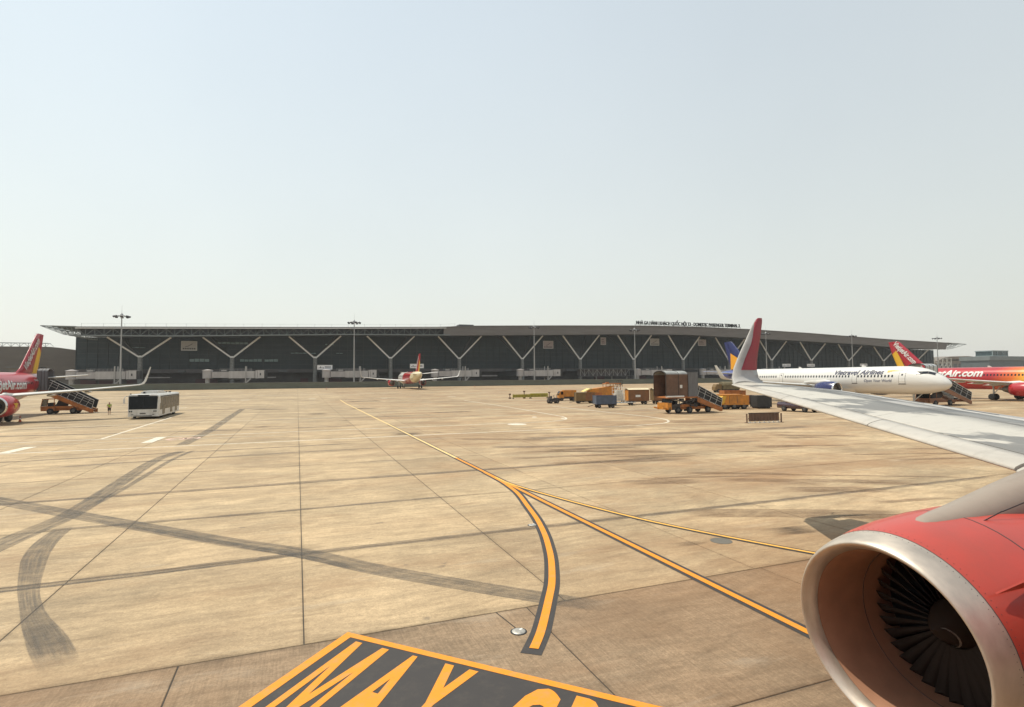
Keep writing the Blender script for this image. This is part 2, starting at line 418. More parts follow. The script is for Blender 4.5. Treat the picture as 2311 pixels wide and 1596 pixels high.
# white stand markings
Wt = 0.0045
ribbon('stand_line', [(-60, 45.9), (30.5, 45.9)], 0.24, Wt, m_white)
ribbon('stand_line', [(30.5, 45.9), (34.5, 47.0), (37.2, 50.2), (38.3, 55.0), (38.4, 63), (38.6, 82)], 0.24, Wt+0.003, m_white)
ribbon('stand_line', [(-60, 53.9), (24.8, 53.9)], 0.22, Wt, m_white)
ribbon('stand_line', [(24.8, 53.9), (27.6, 55.6), (29.3, 59.0), (29.9, 64), (31.5, 84), (32.7, 113)], 0.20, Wt+0.003, m_white)
ribbon('stand_line', [(-48, 68.2), (4, 71.5)], 0.16, Wt, m_white)
ribbon('stand_line', [(-14.75, 54.1), (-14.9, 82)], 0.22, Wt+0.002, m_white)
ribbon('stand_line', [(-60, 50.6), (-1, 51.2)], 0.10, Wt, m_white)
for a, b in (((-10.6, 49.3), (-10.45, 53.6)), ((-18.0, 46.2), (-17.8, 49.9)), ((-25.4, 46.2), (-25.2, 49.9))):
    ribbon('stand_bar', [a, b], 0.75, Wt+0.004, m_white, smooth=False)
for a, b, w in (((-13.2, 133.9), (-12.4, 134.3), 1.2), ((-11.4, 133), (-9.6, 134), 1.0), ((2.4, 133.5), (3.9, 133), 1.0), ((33.6, 130), (35.3, 129), 1.1), ((17.9, 128.8), (19.3, 129.1), 0.9),
                ((-19, 108), (-17.5, 109), .8), ((26, 60.4), (26.5, 61.3), 0.5), ((28.2, 57.0), (28.6, 58.0), 0.5), ((-60, 158), (20, 158), 0.5), ((40, 152), (80, 140), 0.4)):
    ribbon('stand_bar', [a, b], w, Wt+0.001, m_white, smooth=False)
# painted stand numbers, too worn and shallow to read, and a round pavement cover
mb = MB()
for cx, cy, rx, ry in ((-9.0, 51.5, 0.75, 1.0), (-7.9, 51.7, 0.6, 0.8)):
    n = 24
    for i in range(n):
        if (i % 8) == 3: continue
        t0, t1 = 2*math.pi*i/n, 2*math.pi*(i+1)/n
        mb.add([(cx+rx*k*math.cos(t), cy+ry*k*math.sin(t), Wt+0.002) for k, t in ((1, t0), (1, t1), (0.62, t1), (0.62, t0))], [(0, 1, 2, 3)])
mb.build('stand_number', M('worn_red_paint', (0.62, 0.42, 0.34), 0.8, var=0.3), apron)
mb = MB(); mb.add([(20.65+0.95*math.cos(t), 52.3+1.05*math.sin(t), Wt+0.002) for t in (2*math.pi*i/24 for i in range(24))], [tuple(range(24))])
mb.build('stand_spot', m_white, apron)

# tyre marks and spills
def mark(pts, w, m, z, **k): return ribbon('tyre_mark', pts, w, z, m, uv=True, **k)
mark([(-7.0, 43.2), (-7.75, 38.4), (-7.55, 29.06), (-7.43, 24.2), (-7.85, 21.3), (-8.4, 17.5), (-9.5, 12)], lambda t: 0.62+0.42*t, m_rub2, 0.0030)
mark([(-6.4, 43.0), (-6.9, 38), (-7.0, 30), (-7.2, 25)], 0.3, m_rub2, 0.0034)
mark([(-17, 34.5), (-10.91, 27.97), (-8.1, 24.93), (-5.06, 21.68), (-2.03, 18.45), (0.1, 16.37), (1.84, 14.25), (3.1, 12.9), (4.9, 11.1), (6.1, 10.0)], lambda t: 0.85-0.25*t, m_rub2, 0.0032)
mark([(-5.0, 21.5), (-2.2, 18.45), (0.0, 16.2), (1.6, 14.3)], 0.28, m_rub2, 0.0036)
mark([(-6.95, 22.5), (-6.84, 20.55), (-6.55, 18.9), (-6.12, 17.41), (-5.61, 15.83), (-5.16, 14.69), (-4.75, 13.76), (-4.32, 12.91), (-3.96, 12.17), (-3.5, 11.2)], lambda t: 0.50+0.12*math.sin(t*9), m_rub2, 0.0033)
mark([(-4.75, 13.8), (-4.25, 12.75), (-3.75, 11.9)], 0.50, m_rub2, 0.0037)
mark([(-30, 16.15), (-5.85, 16.1), (-2.4, 16.18), (0.6, 16.25), (12.3, 16.2), (30, 16.1)], 0.36, m_rub, 0.0028)
mark([(-22, 15.85), (-5.0, 15.95), (0.1, 16.15)], 0.14, m_rub2, 0.0036)
mark([(-30, 27.2), (-8, 27.2), (3, 27.4), (20, 27.2)], 0.55, m_rub, 0.0026)
mark([(-8, 21.9), (-1, 21.75), (6, 21.8)], 0.30, m_rub, 0.0026)
mark([(-13, 37.5), (-2, 38.6), (6, 38.8)], 0.5, m_rub, 0.0026)
mark([(-30, 40.2), (-10, 41.6), (4, 42.3)], 0.45, m_rub2, 0.0026)
mark([(-8.2, 100), (-7.9, 80), (-7.6, 60), (-7.8, 46)], 0.9, m_rub2, 0.0040)
mark([(-30, 62), (-12, 58.8), (6, 58)], 0.7, m_rub2, 0.0030)
mark([(12, 36), (20, 33.5), (31, 31)], 1.1, m_rub, 0.0030)
mark([(16, 40), (28, 38.5), (44, 38)], 1.6, m_rub, 0.0030)
for x, y, w, l in ((8.8, 47.5, 2.0, 3.2), (11.5, 47.5, 0.9, 1.4), (5.0, 65.3, 1.2, 1.8), (-3.2, 61, 1.4, 2.0), (2.6, 80, 2.5, 3.0), (10, 91, 2.2, 5), (20, 75, 1.8, 6), (13, 118, 3, 7), (-4, 96, 2, 6), (14.1, 12.9, 0.8, 2.2)):
    ribbon('oil_stain', [(x-l/2, y+0.2), (x, y), (x+l/2, y-0.1)], w, 0.0024, m_stain, uv=True)
for i in range(46):                                      # long faint streaks on the far apron
    y = random.uniform(58, 195); x = random.uniform(-70, 110); l = random.uniform(8, 38)
    ribbon('tyre_mark', [(x, y), (x+l, y+random.uniform(-2.5, 2.5))], random.uniform(0.3, 1.3)*(0.6+y/160), 0.0042+0.0001*i, random.choice((m_rub, m_rub, m_rub2)), uv=True)

for i in range(46):                                      # brushed brown stains on the right hand slabs
    x = random.uniform(11, 36); y = random.uniform(12, 52); l = random.uniform(2.5, 9); a = R(random.uniform(-32, -8))
    ribbon('oil_stain', [(x, y), (x+l*math.cos(a)*.5, y+l*math.sin(a)*.5+.1), (x+l*math.cos(a), y+l*math.sin(a))], random.uniform(.25, 1.3), 0.0048+0.00008*i, m_brush, uv=True)
# location sign painted on the apron, black panel with yellow rim and letters
SC0 = Vector((0.91, 10.93)); SA = Vector((0.693, -0.721)); SB = Vector((-0.721, -0.693)) + SA*0.077
def sp(a, b, z): q = SC0+SA*a+SB*b; return (q.x, q.y, z)
A1, B1, RIM = 8.6, 3.0, 0.145
mb = MB(); mb.add([sp(0, 0, .0105), sp(A1, 0, .0105), sp(A1, B1, .0105), sp(0, B1, .0105)], [(3, 2, 1, 0)])
sign = mb.build('location_sign', m_black, apron)
mb = MB()
for a0, a1, b0, b1 in ((0, A1, 0, RIM), (0, RIM+0.03, RIM, B1-RIM), (A1-RIM, A1, RIM, B1-RIM), (0, A1, B1-RIM, B1)):
    mb.add([sp(a0, b0, .0145), sp(a1, b0, .0145), sp(a1, b1, .0145), sp(a0, b1, .0145)], [(3, 2, 1, 0)])
mb.build('sign_rim', m_yellow, sign)
for ch, a0, a1 in (('M', 0.37, 1.10), ('A', 1.32, 1.98), ('Y', 2.24, 2.86), ('C', 3.68, 4.31), ('R', 4.50, 5.10), ('O', 5.28, 5.92), ('S', 6.10, 6.66), ('S', 6.84, 7.40)):
    if ch == 'M':
        mb = MB(); q = [(0, 0), (.17, 0), (.17, .62), (.43, 0), (.57, 0), (.83, .62), (.83, 0), (1, 0), (1, 1), (.80, 1), (.5, .27), (.20, 1), (0, 1)]
        mb.add([(a0+x*(a1-a0), -2.42+y*2.19, 0) for x, y in q], [tuple(range(13))]); o = mb.build('letter', m_yellow, sign)
    else: o = text_obj('letter', ch, m_yellow, sign, fit=(a0, a1, -2.42, -0.23), off=0.03)
    for v in o.data.vertices: v.co = Vector(sp(v.co.x, -v.co.y, 0.0145))

# inset lights and a round cover set into the apron
m_steel = M('worn_steel', (0.42, 0.40, 0.36), 0.5, 0.6, var=0.2, scale=9)
m_dark = M('black_rubber_part', (0.02, 0.02, 0.02), 0.7)
m_lens = M('clear_lens', (0.7, 0.7, 0.66), 0.1, 0.0)
def inset_light(x, y, label):
    t = thing('inset_light', label, 'taxiway light', (x, y, 0), 0.4, 'lights set into the apron beside the curved line'); t.scale = (.82, .82, .9)
    b = MB(); b.lathe((0, 0, 0), (0, 0, 1), [(-0.01, 0.19), (0.006, 0.19), (0.012, 0.165)], 24, 0, False, False, True); b.build('seal_ring', m_dark, t)
    b = MB(); b.lathe((0, 0, 0), (0, 0, 1), [(0.012, 0.155), (0.02, 0.14), (0.034, 0.075), (0.036, 0.0)], 24, 0, True); b.build('housing', m_steel, t)
    b = MB(); b.box(0.02, 0.11, -0.03, 0.03, 0.02, 0.036); b.build('lens', m_lens, t)
inset_light(3.86, 9.78, 'round metal inset light in front of the painted sign, nearest the camera')
inset_light(7.02, 16.52, 'small metal inset light left of the bend of the yellow curve')
b = MB(); b.lathe((11.31, 12.87, 0.0), (0, 0, 1), [(-0.005, 0.30), (0.006, 0.30), (0.008, 0.0)], 28, 0, False); mh = b.build('pit_cover', M('cast_iron_cover', (0.16, 0.145, 0.12), 0.6, 0.4))
tag(mh, 'grey round pit cover let into the concrete below the thin yellow line', 'manhole cover')
ribbon('oil_stain', [(9.6, 13.1), (10.4, 13.0), (11.1, 12.95)], 0.35, 0.0024, m_stain, uv=True)
# saw cut leading to the near light
ribbon('saw_cut', [(3.86, 9.95), (3.75, 10.74)], 0.025, 0.0035, m_joint)
# ================================================================ TERMINAL AND OTHER BUILDINGS
def interp(x, tab):
    if x <= tab[0][0]: return tab[0][1]
    for (a, p), (b, q) in zip(tab, tab[1:]):
        if x <= b: return p+(q-p)*(x-a)/(b-a)
    return tab[-1][1]
ROOF = [(-90, 24.9), (-77, 24.95), (-31, 26.0), (17, 27.1), (64, 28.4), (71, 29.1), (119, 30.5), (174, 31.9), (210, 32.1), (246, 31.6), (290, 30.4), (336, 28.7), (361, 27.8), (415, 26.5), (456, 25.0)]
FASC = [(-90, 21.3), (-46, 21.8), (17, 23.7), (64, 24.4), (119, 25.8), (153, 26.8), (200, 27.6), (237, 26.6), (290, 25.4), (336, 24.1), (372, 22.4), (456, 21.2)]
m_glass = M('dark_facade_glass', (0.028, 0.044, 0.050), 0.40, 0.0, var=0.3, scale=0.10, stretch=(1, 1, 2.5), spec=0.3)
m_mull = M('facade_frame', (0.036, 0.050, 0.055), 0.55, 0.0)
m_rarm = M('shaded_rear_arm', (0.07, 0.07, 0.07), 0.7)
m_fascia = M('grey_fascia_panel', (0.14, 0.135, 0.135), 0.6, 0.0, var=0.18, scale=0.25, stretch=(0.4, 1, 3))
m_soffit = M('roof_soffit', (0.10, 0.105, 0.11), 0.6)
m_truss = M('roof_truss_steel', (0.17, 0.19, 0.19), 0.5, 0.2)
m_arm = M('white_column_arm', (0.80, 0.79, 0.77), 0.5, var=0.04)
m_shaft = M('grey_column_concrete', (0.22, 0.22, 0.21), 0.7, var=0.25, dirt=0.3)
m_edge = M('pale_roof_edge', (0.62, 0.62, 0.6), 0.4, 0.2)
m_bandl = M('pale_window_band', (0.20, 0.30, 0.30), 0.3, spec=0.6)  # pale colour stands in for sky light seen through the building
m_podium = M('dark_podium', (0.085, 0.077, 0.077), 0.7, var=0.35, scale=0.2, dirt=0.3)
m_canopy = M('pale_canopy_sheet', (0.36, 0.33, 0.32), 0.6, var=0.25, scale=0.3)
m_red_dark = M('dark_red_shutter', (0.10, 0.04, 0.045), 0.6)
term = thing('terminal_building', 'long dark glass passenger terminal with white Y columns under a gently arched roof', 'terminal', (0, 262, 1.1))
T0 = Vector((0, 262, 1.1))
def L(x, y, z): return (x, y-262, z-1.1)
GL0, GL1, GY = -84.2, 444.0, 275.0
R0, R1 = -77.0, 419.0
mb = MB()                                            # glass skin, with a shallow break at every mullion line
xs = [GL0+(GL1-GL0)*i/144 for i in range(145)]
for a, b in zip(xs, xs[1:]):
    za, zb = interp(a, FASC)+1.2, interp(b, FASC)+1.2
    o = 0.04*random.random()
    mb.add([L(a, GY+o, 9.4), L(b, GY+o, 9.4), L(b, GY+o, zb), L(a, GY+o, za)], [(0, 1, 2, 3)])
for x in (GL0, GL1):                                 # returns at both ends
    z = interp(x, FASC)+1.2
    mb.add([L(x, GY, 1.1), L(x, GY+90, 1.1), L(x, GY+90, z), L(x, GY, z)], [(0, 1, 2, 3) if x == GL0 else (3, 2, 1, 0)])
mb.add([L(GL0, GY+90, 1.1), L(GL1, GY+90, 1.1), L(GL1, GY+90, 22), L(GL0, GY+90, 22)], [(3, 2, 1, 0)])
mb.build('glass_facade', m_glass, term)
mb = MB()
for i, x in enumerate(xs): mb.box(*[v for p in ((x-0.06, x+0.06),) for v in p], 12.72, 12.97, 8.3, interp(x, FASC)+0.1)
for z in (11.6, 13.8, 16.0, 18.2, 20.4): mb.box(GL0, GL1, 12.76, 12.96, z-1.18, z-1.02)
mb.build('mullion_grid', m_mull, term, kind='stuff')
for x0, x1, z0, z1 in ((-43.7, -36, 12.7, 14.0), (-33, -20.7, 20.6, 21.5), (-24, -15, 12.8, 14.0), (-14, -8.2, 12.8, 13.9), (-3, 4, 16.6, 17.1), (5.5, 8, 16.5, 17.0), (12, 16, 20.7, 21.2), (17, 20, 16.7, 17.1), (-66, -60, 18.5, 18.8)):
    n = max(2, int((x1-x0)/1.6)); mb = MB()
    for i in range(n):
        a = x0+(x1-x0)*i/n; mb.box(a+0.1, a+(x1-x0)/n-0.12, 12.70, 12.90, z0-1.1, z1-1.1-0.25*random.random())
    mb.build('window_band', m_bandl, term)
# roof shell, fascia, soffit
def roof_strip(name, x0, x1, f, m, n=40):
    b = MB(); rings = []
    for i in range(n+1):
        x = x0+(x1-x0)*i/n; rings.append([L(x, y, z) for y, z in f(x)])
    b.loft(rings, 0, False); return b.build(name, m, term)
roof_strip('roof', R0, R1+2, lambda x: [(250.0, interp(x, ROOF)-0.35), (250.0, interp(x, ROOF)), (330, interp(x, ROOF)+0.4), (380, interp(x, ROOF)-2.5), (380, interp(x, ROOF)-3.0)], m_fascia, 80)
roof_strip('fascia', 63, R1, lambda x: [(251.0, interp(x, FASC)), (250.35, interp(x, ROOF)-0.40), (252.2, interp(x, ROOF)-0.40), (252.2, interp(x, FASC))], m_fascia, 60)
roof_strip('eave_beam', R0, 66, lambda x: [(250.4, interp(x, FASC)), (250.4, interp(x, FASC)+0.45), (251.2, interp(x, FASC)+0.45), (251.2, interp(x, FASC))], m_truss, 20)
roof_strip('roof_edge', R0, 64, lambda x: [(249.8, interp(x, ROOF)-0.75), (249.8, interp(x, ROOF)-0.40), (250.6, interp(x, ROOF)-0.40), (250.6, interp(x, ROOF)-0.75)], m_edge, 20)
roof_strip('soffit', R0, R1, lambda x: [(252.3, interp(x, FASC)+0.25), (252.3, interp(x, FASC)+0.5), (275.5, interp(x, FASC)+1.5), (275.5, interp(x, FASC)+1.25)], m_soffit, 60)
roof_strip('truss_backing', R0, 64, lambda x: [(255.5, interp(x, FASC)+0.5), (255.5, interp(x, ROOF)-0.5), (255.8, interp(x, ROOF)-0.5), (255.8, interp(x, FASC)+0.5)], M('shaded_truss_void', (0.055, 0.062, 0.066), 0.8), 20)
mb = MB(); k = 0; x = R0
while x < 60:                                        # open lattice below the left part of the roof edge
    x2 = x+2.9; a, b = interp(x, FASC)+.3, interp(x2, FASC)+.3; c, d = interp(x, ROOF)-.75, interp(x2, ROOF)-.75
    mb.bar(L(x, 251.0, a), L(x, 251.0, c), 0.16)
    mb.bar(L(x, 251.2, a), L(x2, 251.2, d), 0.14) if k % 2 else mb.bar(L(x, 251.2, c), L(x2, 251.2, b), 0.14)
    mb.bar(L(x, 251, a), L(x+1, 255.4, c), 0.12)
    x = x2; k += 1
mb.build('roof_truss', m_truss, term)
for sgn, xr, name in ((-1, R0, 'west'), (1, R1, 'east')):   # tapered lattice overhang past either gable
    mb = MB(); zt = interp(xr, ROOF)-0.1; zb = interp(xr, FASC)+0.1
    out = 6.2 if sgn < 0 else 12.5
    tipz = zt+0.15 if sgn < 0 else zt-0.6
    for y in (250.4, 256, 262, 268, 275):
        T_ = Vector(L(xr, y, zt)); B_ = Vector(L(xr, y, zb)); P_ = Vector(L(xr+sgn*out*1.7, y, tipz)); Q_ = Vector(L(xr+sgn*out*0.55, y, zb+0.35 if sgn < 0 else zb+0.9))
        mb.bar(T_, P_, 0.3); mb.bar(B_, Q_, 0.22); mb.bar(Q_, P_, 0.2)
        for t in (0.0, 0.25, 0.5, 0.75, 1.0):
            mb.bar(B_.lerp(Q_, t), T_.lerp(P_, t*0.55), 0.12)
            if t < 1: mb.bar(B_.lerp(Q_, t), T_.lerp(P_, (t+.25)*0.55), 0.1)
        for t in (.3, .6): mb.bar(Q_.lerp(P_, t), T_.lerp(P_, 0.55+0.45*t), 0.1)
    for t in (0, 0.35, 0.7, 1.0):
        a = Vector(L(xr, 250.4, zt)).lerp(Vector(L(xr+sgn*out*1.7, 250.4, tipz)), t); mb.bar(a, a+Vector((0, 24.6, 0)), 0.2)
    mb.add([L(xr, 250.2, zt+.25), L(xr+sgn*out*1.2, 250.2, zt*.4+tipz*.6+.2), L(xr+sgn*out*1.2, 275, zt*.4+tipz*.6+.2), L(xr, 275, zt+.25)], [(0, 1, 2, 3)])
    mb.build('roof_overhang', m_truss, term)
mb = MB(); mb.box(70.5, 77.5, -11.0, -6, interp(72, ROOF)-1.0, interp(72, ROOF)-0.45); mb.build('roof_cabin', m_soffit, term)
mb = MB()                                            # thin safety line on posts along the roof
for i in range(22):
    x = R0+1+i*6.9; z = interp(x, ROOF)-1.1
    mb.bar((x, -9, z), (x, -9, z+1.5), 0.06)
    if i: mb.bar((x-6.9, -9, interp(x-6.9, ROOF)+0.3), (x, -9, z+1.4), 0.035)
mb.build('roof_rail', m_truss, term)
# Y columns
col0 = None
for i in range(15):
    x = -58.95+33.12*i*262/262; zt = interp(x, FASC)
    c = MB(); c.tube((0, 0, 0), (0, 0, 12.9), 0.95, 0.85, 14, 0)
    co = c.build('column', m_shaft, term); co.location = (x, 0, 0)
    for s in (-1, 1):
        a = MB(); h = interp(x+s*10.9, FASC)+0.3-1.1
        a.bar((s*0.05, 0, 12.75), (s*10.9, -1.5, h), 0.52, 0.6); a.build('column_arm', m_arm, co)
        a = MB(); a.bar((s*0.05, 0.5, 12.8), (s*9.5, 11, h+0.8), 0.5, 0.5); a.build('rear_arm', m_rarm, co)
    a = MB(); a.box(-0.6, 0.6, -0.6, 0.6, 12.5, 13.6); a.build('column_head', m_arm, co)
# podium below the glass: service level
mb = MB(); mb.box(GL0, GL1, 3.0, 12.9, 6.6, 8.2); mb.box(GL0, GL1, 9.0, 12.9, 0.0, 6.6); mb.build('podium', m_podium, term)
x = GL0+3
mbc = MB(); mbr = MB(); mbd = MB()
while x < 436:
    w = random.uniform(3, 9)
    r = random.random()
    if r < 0.45: mbc.box(x, x+w, 1.2+random.random(), 4.5, 4.1+0.5*random.random(), 4.65+0.3*random.random())
    elif r < 0.7: mbr.box(x, x+w, 8.6, 8.95, 2.2, 4.0)
    else: mbd.box(x, x+w*.8, 2.2, 2.9, 6.9, 7.7)
    x += w+random.uniform(0.5, 5)
mbc.build('service_canopy', m_canopy, term, kind='stuff'); mbr.build('service_shutter', m_red_dark, term, kind='stuff'); mbd.build('service_window', m_soffit, term, kind='stuff')

# billboards hung on the glass
m_board = M('pale_board', (0.42, 0.41, 0.395), 0.6, var=0.06); m_boardw = M('white_board', (0.72, 0.71, 0.72), 0.5, var=0.05)
m_print = M('dark_print', (0.05, 0.05, 0.055), 0.7, var=0.05); m_boardp = M('pinkish_board', (0.40, 0.345, 0.345), 0.6, var=0.06)
def board(x0, x1, z0, z1, y, m, label, style, frame=True):
    t = thing('billboard', label, 'billboard', ((x0+x1)/2, y, z0), 0, 'boards on the terminal front')
    w, h = x1-x0, z1-z0
    mb = MB(); mb.box(-w/2, w/2, 0, 0.25, 0, h); mb.build('panel', m, t)
    if frame:
        mb = MB()
        for a in ((-w/2-.12, w/2+.12, -.06, .3, -.15, 0.0), (-w/2-.12, w/2+.12, -.06, .3, h, h+.15), (-w/2-.12, -w/2, -.06, .3, 0.0, h), (w/2, w/2+.12, -.06, .3, 0.0, h)): mb.box(*a)
        mb.build('frame', m_edge, t)
    mb = MB()
    if style == 'swoosh':
        p = [(-.25, .36), (-.17, .47), (-.1, .44), (-.02, .52), (.09, .62), (.22, .76)]
        for (a, b), (c, d) in zip(p, p[1:]): mb.bar((a*w, -.02, b*h), (c*w, -.02, d*h), 0.05, h*.055)
        for i in range(6): mb.box((-.41+.145*i)*w, (-.31+.145*i)*w, -.03, -.004, h*.1, h*.25)
    elif style == 'lines':
        for k in range(3): mb.box(-.38*w, (.3-.1*k)*w, -.03, -.004, h*(.2+.25*k), h*(.27+.25*k))
    else:
        for k in (0, 1): mb.box((.0)*w, .42*w, -.03, -.004, h*(.28+.3*k), h*(.42+.3*k))
        for k in range(4): mb.box((-.42+.1*k)*w, (-.36+.1*k)*w, -.03, -.004, h*.25, h*(.45 if k != 1 else .7))
    mb.build('print', m_print, t, kind='stuff')
board(-45.1, -39.5, 17.2, 20.8, 265, m_board, 'pale square board between the first and second Y columns from the left', 'swoosh')
board(119.9, 125.4, 19.9, 23.6, 265, m_boardp, 'pale square board right of the sixth Y column, with dark print', 'swoosh')
board(154.3, 157.2, 22.3, 26.0, 265, m_boardp, 'narrow upright board on the glass between two Y columns', 'lines')
board(186.2, 192.0, 22.4, 26.0, 265, m_board, 'pale square board with check mark print under the middle of the rooftop sign', 'swoosh')
board(219.6, 225.0, 22.7, 26.0, 265, m_boardp, 'faded pinkish board under the right half of the rooftop sign', 'lines')
board(7.8, 13.6, 8.8, 10.45, 246, m_boardw, 'small white sign over the boarding bridge left of the taxiing jet', 'two')
board(46.6, 52.5, 9.35, 11.0, 246, m_boardw, 'small white sign half hidden by the tail of the taxiing jet', 'two')
board(264, 270, 10.0, 11.3, 246, m_boardw, 'small white sign just right of our winglet', 'two')
board(283.4, 289.2, 10.0, 11.3, 246, m_boardw, 'small white sign above the middle of the white fuselage', 'two')
board(328, 334, 10.3, 11.5, 246, m_boardw, 'small white sign above the front windows of the white jet', 'two')

# rooftop lettering on its frame
rs = thing('rooftop_sign', 'dark raised letters on a steel frame along the terminal roof', 'rooftop sign', (170.2, 255, 32.0))
m_letter = M('dark_sign_letter', (0.012, 0.012, 0.014), 0.6, spec=.2)
lt = text_obj('lettering', 'NHÀ GA HÀNH KHÁCH QUỐC NỘI T3 - DOMESTIC PASSENGER TERMINAL 3', m_letter, rs, size=2.5, off=0.055, extrude=0.2)
xs_ = [v.co.x for v in lt.data.vertices]; sx = 71.0/(max(xs_)-min(xs_))
for v in lt.data.vertices: v.co = Vector((v.co.x*sx, -v.co.z, v.co.y*1.0+1.05 + 0.9*math.sin(min(1, max(0, v.co.x*sx/71))*math.pi)*0.0))
lt.data.update(); lt['kind'] = 'stuff'
mb = MB(); mb.bar((-0.5, 0.2, 0.95), (72, 0.2, 0.95), 0.14)
for i in range(24):
    x = -0.4+i*3.13; mb.bar((x, 0.2, interp(170.2+x, ROOF)-32.0-0.05), (x, 0.2, 0.95), 0.13)
mb.build('sign_frame', m_letter, rs)

# retaining wall between the apron and the stands
m_wall = M('weathered_wall', (0.115, 0.125, 0.095), 0.85, var=0.2, scale=0.35, stretch=(0.3, 1, 2), dirt=0.35)
w = thing('retaining_wall', 'long low grey green concrete wall along the far edge of the apron', 'wall', (185, 236, 1.0))
mb = MB(); mb.box(-290, 320, 0, 0.45, 0.0, 2.38); mb.build('wall_face', m_wall, w)
mb = MB(); mb.box(-290, 320, -0.1, 0.6, 2.38, 2.52); mb.build('coping', M('wall_coping', (0.2, 0.2, 0.17), 0.8), w)
mb = MB(); mb.box(-290, 320, -0.12, -0.004, -0.1, 0.22); mb.build('drain_edge', m_joint, w)

# high lighting masts
m_mast = M('galvanised_mast', (0.34, 0.34, 0.335), 0.45, 0.5, var=0.1)
m_lamp = M('floodlight_housing', (0.05, 0.05, 0.055), 0.5)
def mast_proto():
    t = thing('light_mast', 'x', 'light mast', (0, 0, 1.1), 0, 'high floodlight masts in front of the terminal')
    mb = MB(); mb.tube((0, 0, 0), (0, 0, 28.3), 0.38, 0.16, 10); mb.build('pole', m_mast, t)
    mb = MB(); mb.tube((0, 0, 28.0), (0, 0, 31.2), 0.05, 0.02, 5); mb.build('lightning_rod', m_mast, t)
    mb = MB(); n = 10
    for i in range(n):
        a, b = 2*math.pi*i/n, 2*math.pi*(i+1)/n
        mb.bar((2.1*math.cos(a), 2.1*math.sin(a), 27.1), (2.1*math.cos(b), 2.1*math.sin(b), 27.1), 0.13)
        if i % 2 == 0: mb.bar((0, 0, 27.6), (2.1*math.cos(a), 2.1*math.sin(a), 27.1), 0.1)
    mb.lathe((0, 0, 27.0), (0, 0, 1), [(0, .45), (.9, .45), (1.1, .1)], 10); mb.build('head_frame', m_mast, t)
    for i in range(8):
        a = 2*math.pi*i/8+.2; f = MB(); c, s_ = math.cos(a), math.sin(a)
        TT = Matrix.Translation((2.45*c, 2.45*s_, 26.95)) @ Matrix.Rotation(a, 4, 'Z') @ Matrix.Rotation(R(35), 4, 'Y')
        f.box(-.25, .25, -.46, .46, -.3, .3, 0, TT); f.build('floodlight', m_lamp, t)
    return t
mp = mast_proto()
masts = [(-60.0, 'floodlight mast standing before the leftmost Y column'), (22.0, 'floodlight mast between the third and fourth Y columns'), (103.8, 'floodlight mast crossing the arm of the sixth Y column'),
         (159.2, 'floodlight mast beneath the start of the rooftop letters'), (245.7, 'floodlight mast just right of our red winglet'), (313.4, 'floodlight mast above the lettering on the white fuselage'), (392, 'floodlight mast showing over the far right roof end')]
for i, (x, lb) in enumerate(masts):
    if i == 0: mp.location = (x, 240, 1.1); mp['label'] = lb
    else: dup(mp, lb, (x, 240, 1.1))

